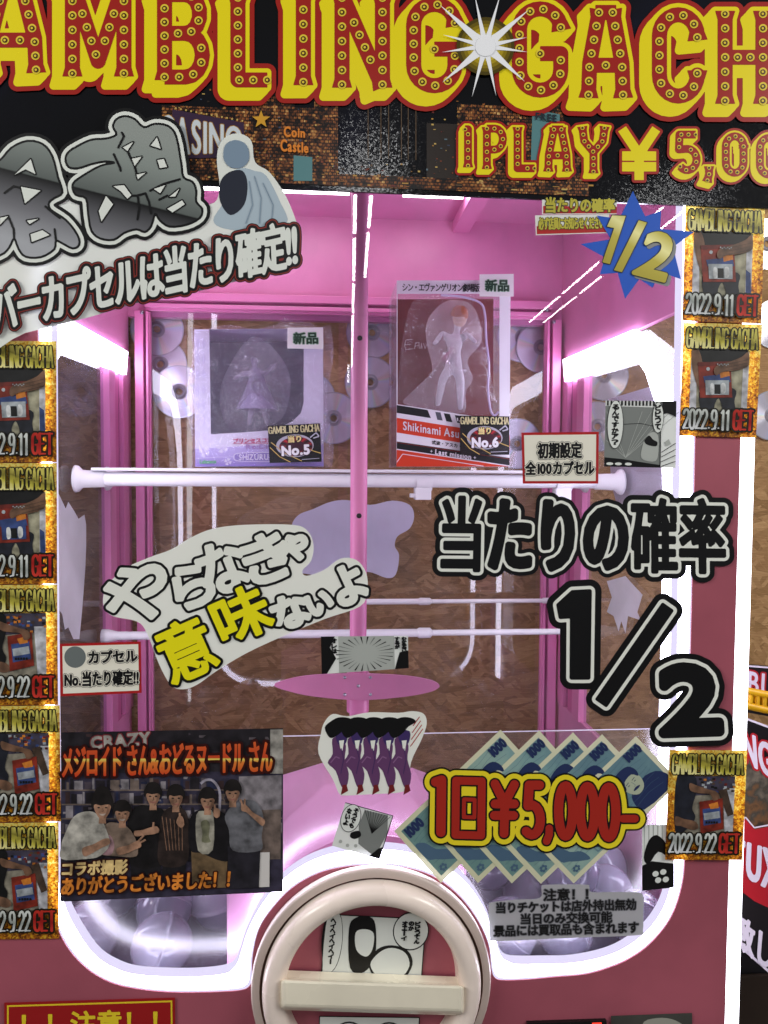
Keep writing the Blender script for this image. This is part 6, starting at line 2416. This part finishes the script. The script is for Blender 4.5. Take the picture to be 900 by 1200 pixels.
ticket('black roulette draw ticket number five leaning on the lilac box', [(313.6, 499), (375, 496), (377, 541), (316, 542.6)], 'No.5')
ticket('black roulette draw ticket number six leaning on the red box', [(539, 487), (597, 488), (597, 533), (539, 533)], 'No.6')

# ---- stickers seen from behind on the rear and side windows
lv = thing('window_sticker', 'blank lavender back of a cut out sticker on the rear window behind the pole', 'sticker', W(414, 632, 0.747))
pr = Print(0.747, 0)
pr.poly(smooth_loop(z([(425, 110), (450, 70), (500, 50), (560, 25), (620, 18), (700, 35), (780, 20), (840, 35), (856, 75), (840, 118), (798, 145), (788, 180), (803, 212), (792, 278), (760, 292), (690, 270), (600, 290), (460, 275), (420, 260), (430, 180)], 200, 580, 3), 4),
        P('sticker_back', (204, 202, 226), 0.5, trans=0.2, mottle=0.06))
part(pr, 'film', lv)
for nm, lab, X, lp in (('torn_sticker', 'torn greyish sticker remains on the left side window beside the gold cards', XL + 0.0, [(64, 572), (68, 577), (77, 596), (80, 588), (87, 599), (92, 608), (99, 603), (101, 615), (101, 639), (100, 665), (98, 693), (96, 718), (93, 749), (86, 749), (80, 735), (76, 738), (73, 720), (66, 710), (60, 640)]),
                       ('torn_sticker', 'small torn pale sticker on the right side window above the white fraction outline', XR - 0.0, [(711, 681), (733, 675), (740, 683), (753, 697), (747, 717), (751, 727), (736, 722), (733, 742), (728, 728), (725, 740), (719, 722), (711, 717), (717, 700)])):
    c = np.mean([WX(a, b, X) for a, b in lp], axis=0)
    r = thing(nm, lab, 'sticker', c, 'torn stickers on the side windows')
    pr = Print(0, 0, proj=lambda x, y, lift, X=X: WX(x, y, X))
    pr.poly(lp, P('torn_film', (206, 204, 214), 0.6, trans=0.2, mottle=0.1))
    part(pr, 'film', r)
lp = [(712, 468), (772, 450), (783, 466), (788, 640), (736, 640), (716, 566)]
shw = thing('paper_sheet', 'pale paper sheet on the outside of the right side window behind the comic panel', 'paper', np.mean([WX(a, b, XR + 0.010) for a, b in lp], axis=0))
pr = Print(0, 0, proj=lambda x, y, lift: WX(x, y, XR + 0.010))
pr.poly(lp, P('sheet_paper', (206, 206, 218), 0.6, trans=0.25))
part(pr, 'sheet', shw)

# ================================================================== BESIDE THE MACHINE
nb = thing('neighbour_machine', 'dim mauve neighbouring machine seen through the left side window', 'machine', (-0.86, 0.45, 0))
MV = P('neighbour_mauve', (112, 70, 98), 0.5, mottle=0.08)
mb = MB().box((-1.2, 0.30, 0.0), (-0.60, 0.72, 2.1), MV)
mb.build('body', nb)
for k in range(4):
    MB().box((-0.60, 0.32 + 0.09 * k, 0.2), (-0.588 + 0.006 * (k % 2), 0.36 + 0.09 * k, 2.05), P('neighbour_trim', (84, 50, 76), 0.4)).build('trim_strip', nb)
MB().box((-0.598, 0.30, 1.30), (-0.56, 0.335, 1.62), P('neighbour_unit', (150, 148, 152), 0.4), 0.006).build('coin_unit', nb)

sg = thing('prize_sign', 'black tilted sign board with red edged white lettering right of the machine', 'sign', W(892, 990, 0.12))
SY = 0.12
SB = P('sign_black', (26, 22, 26), 0.35, mottle=0.3)
SWH = P('sign_white', (214, 206, 224), 0.35)
SRD = P('sign_red', (168, 30, 42), 0.35)
pr = Print(SY, 0)
bq_ = [(852, 836), (960, 874), (960, 1192), (846, 1092)]
pr.prism([pr.pt(*p) for p in bq_], (0, 0.012, 0), SB)
part(pr, 'board', sg)
pr = Print(SY, 1)
nz = gradient('sign_art', [(0, (30, 26, 22)), (0.45, (52, 44, 36)), (0.6, (104, 74, 48)), (0.75, (60, 58, 52)), (1, (120, 110, 96))], 0.3, (0.3, 0, 0.9), 0.4, 0, 0, 1.2, 45)
pr.poly([(852, 870), (960, 930), (960, 1060), (850, 1010)], nz)
pr.up()
pr.line([(852, 834), (960, 874)], 2.4, SWH)
pr.line([(848, 1092), (960, 1190)], 3.0, SWH)
pr.poly([(850, 965), (874, 960), (884, 972), (905, 968), (960, 1000), (960, 1092), (905, 1066), (884, 1056), (850, 1030)], SRD)
pr.up()
pr.line([(850, 963), (874, 958), (884, 970), (905, 966), (960, 998)], 1.6, SWH)
part(pr, 'print', sg)
pr = Print(SY, 4)
pr.levels(text_prims('ENG', [(856, 846), (903, 874), (906, 912), (858, 884)]), [(3.4, SRD), (1.1, SWH)], 0.4)
pr.levels(text_prims('TUX乃', [(858, 978), (938, 1000), (936, 1066), (856, 1022)], 0.02), [(1.6, SWH)], 0.5)
pr.levels(text_prims('致します', [(864, 1070), (950, 1130), (946, 1172), (862, 1108)]), [(1.3, SWH)], 0.5)
part(pr, 'lettering', sg)
sg2 = thing('prize_sign', 'black sign board with red lettering higher up, behind the yellow rack', 'sign', W(893, 798, 0.22))
pr = Print(0.22, 0)
pr.prism([pr.pt(*p) for p in [(858, 778), (960, 786), (960, 850), (858, 832)]], (0, 0.01, 0), SB)
part(pr, 'board', sg2)
pr = Print(0.22, 1)
pr.line([(858, 779), (960, 787)], 2.0, SWH)
pr.levels(text_prims('BU', [(878, 787), (908, 792), (906, 818), (877, 812)]), [(2.6, SRD), (0.6, SWH)], 0.4)
part(pr, 'lettering', sg2)
rk = thing('yellow_rack', 'yellow plastic rack at the right edge between the two black signs', 'rack', W(900, 826, 0.17))
YR = P('rack_yellow', (222, 168, 24), 0.4)
mb = MB()
for a, b in (((872, 809), (960, 826)), ((872, 826), (960, 846))):
    p0, p1 = W(*a, 0.17), W(*b, 0.17)
    mb.tube([p0, p1], 0.006, YR, 10)
part(mb, 'rail', rk)
mb = MB()
for px in (880, 888, 896, 904, 930):
    mb.tube([W(px, 809 + (px - 872) * 0.2, 0.17), W(px - 1, 827 + (px - 872) * 0.2, 0.17)], 0.004, YR, 8)
p_ = [W(872, 812, 0.175), W(960, 829, 0.175), W(960, 842, 0.175), W(872, 824, 0.175)]
mb.prism(p_, (0, 0.006, 0), YR)
part(mb, 'panel', rk)
dk_ = thing('dark_cabinet', 'black cabinet in shadow on the floor right of the machine', 'cabinet', (0.80, 0.4, 0))
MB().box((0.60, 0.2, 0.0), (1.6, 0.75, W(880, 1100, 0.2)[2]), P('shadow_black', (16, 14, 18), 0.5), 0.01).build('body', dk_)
MB().box((0.62, 0.192, 0.05), (0.9, 0.199, W(880, 1140, 0.2)[2]), P('cabinet_brown', (40, 28, 20), 0.5), 0.002).build('door', dk_)

for nm in ('glyph',):
    o = bpy.data.objects.get(nm)
    if o:
        bpy.data.objects.remove(o)
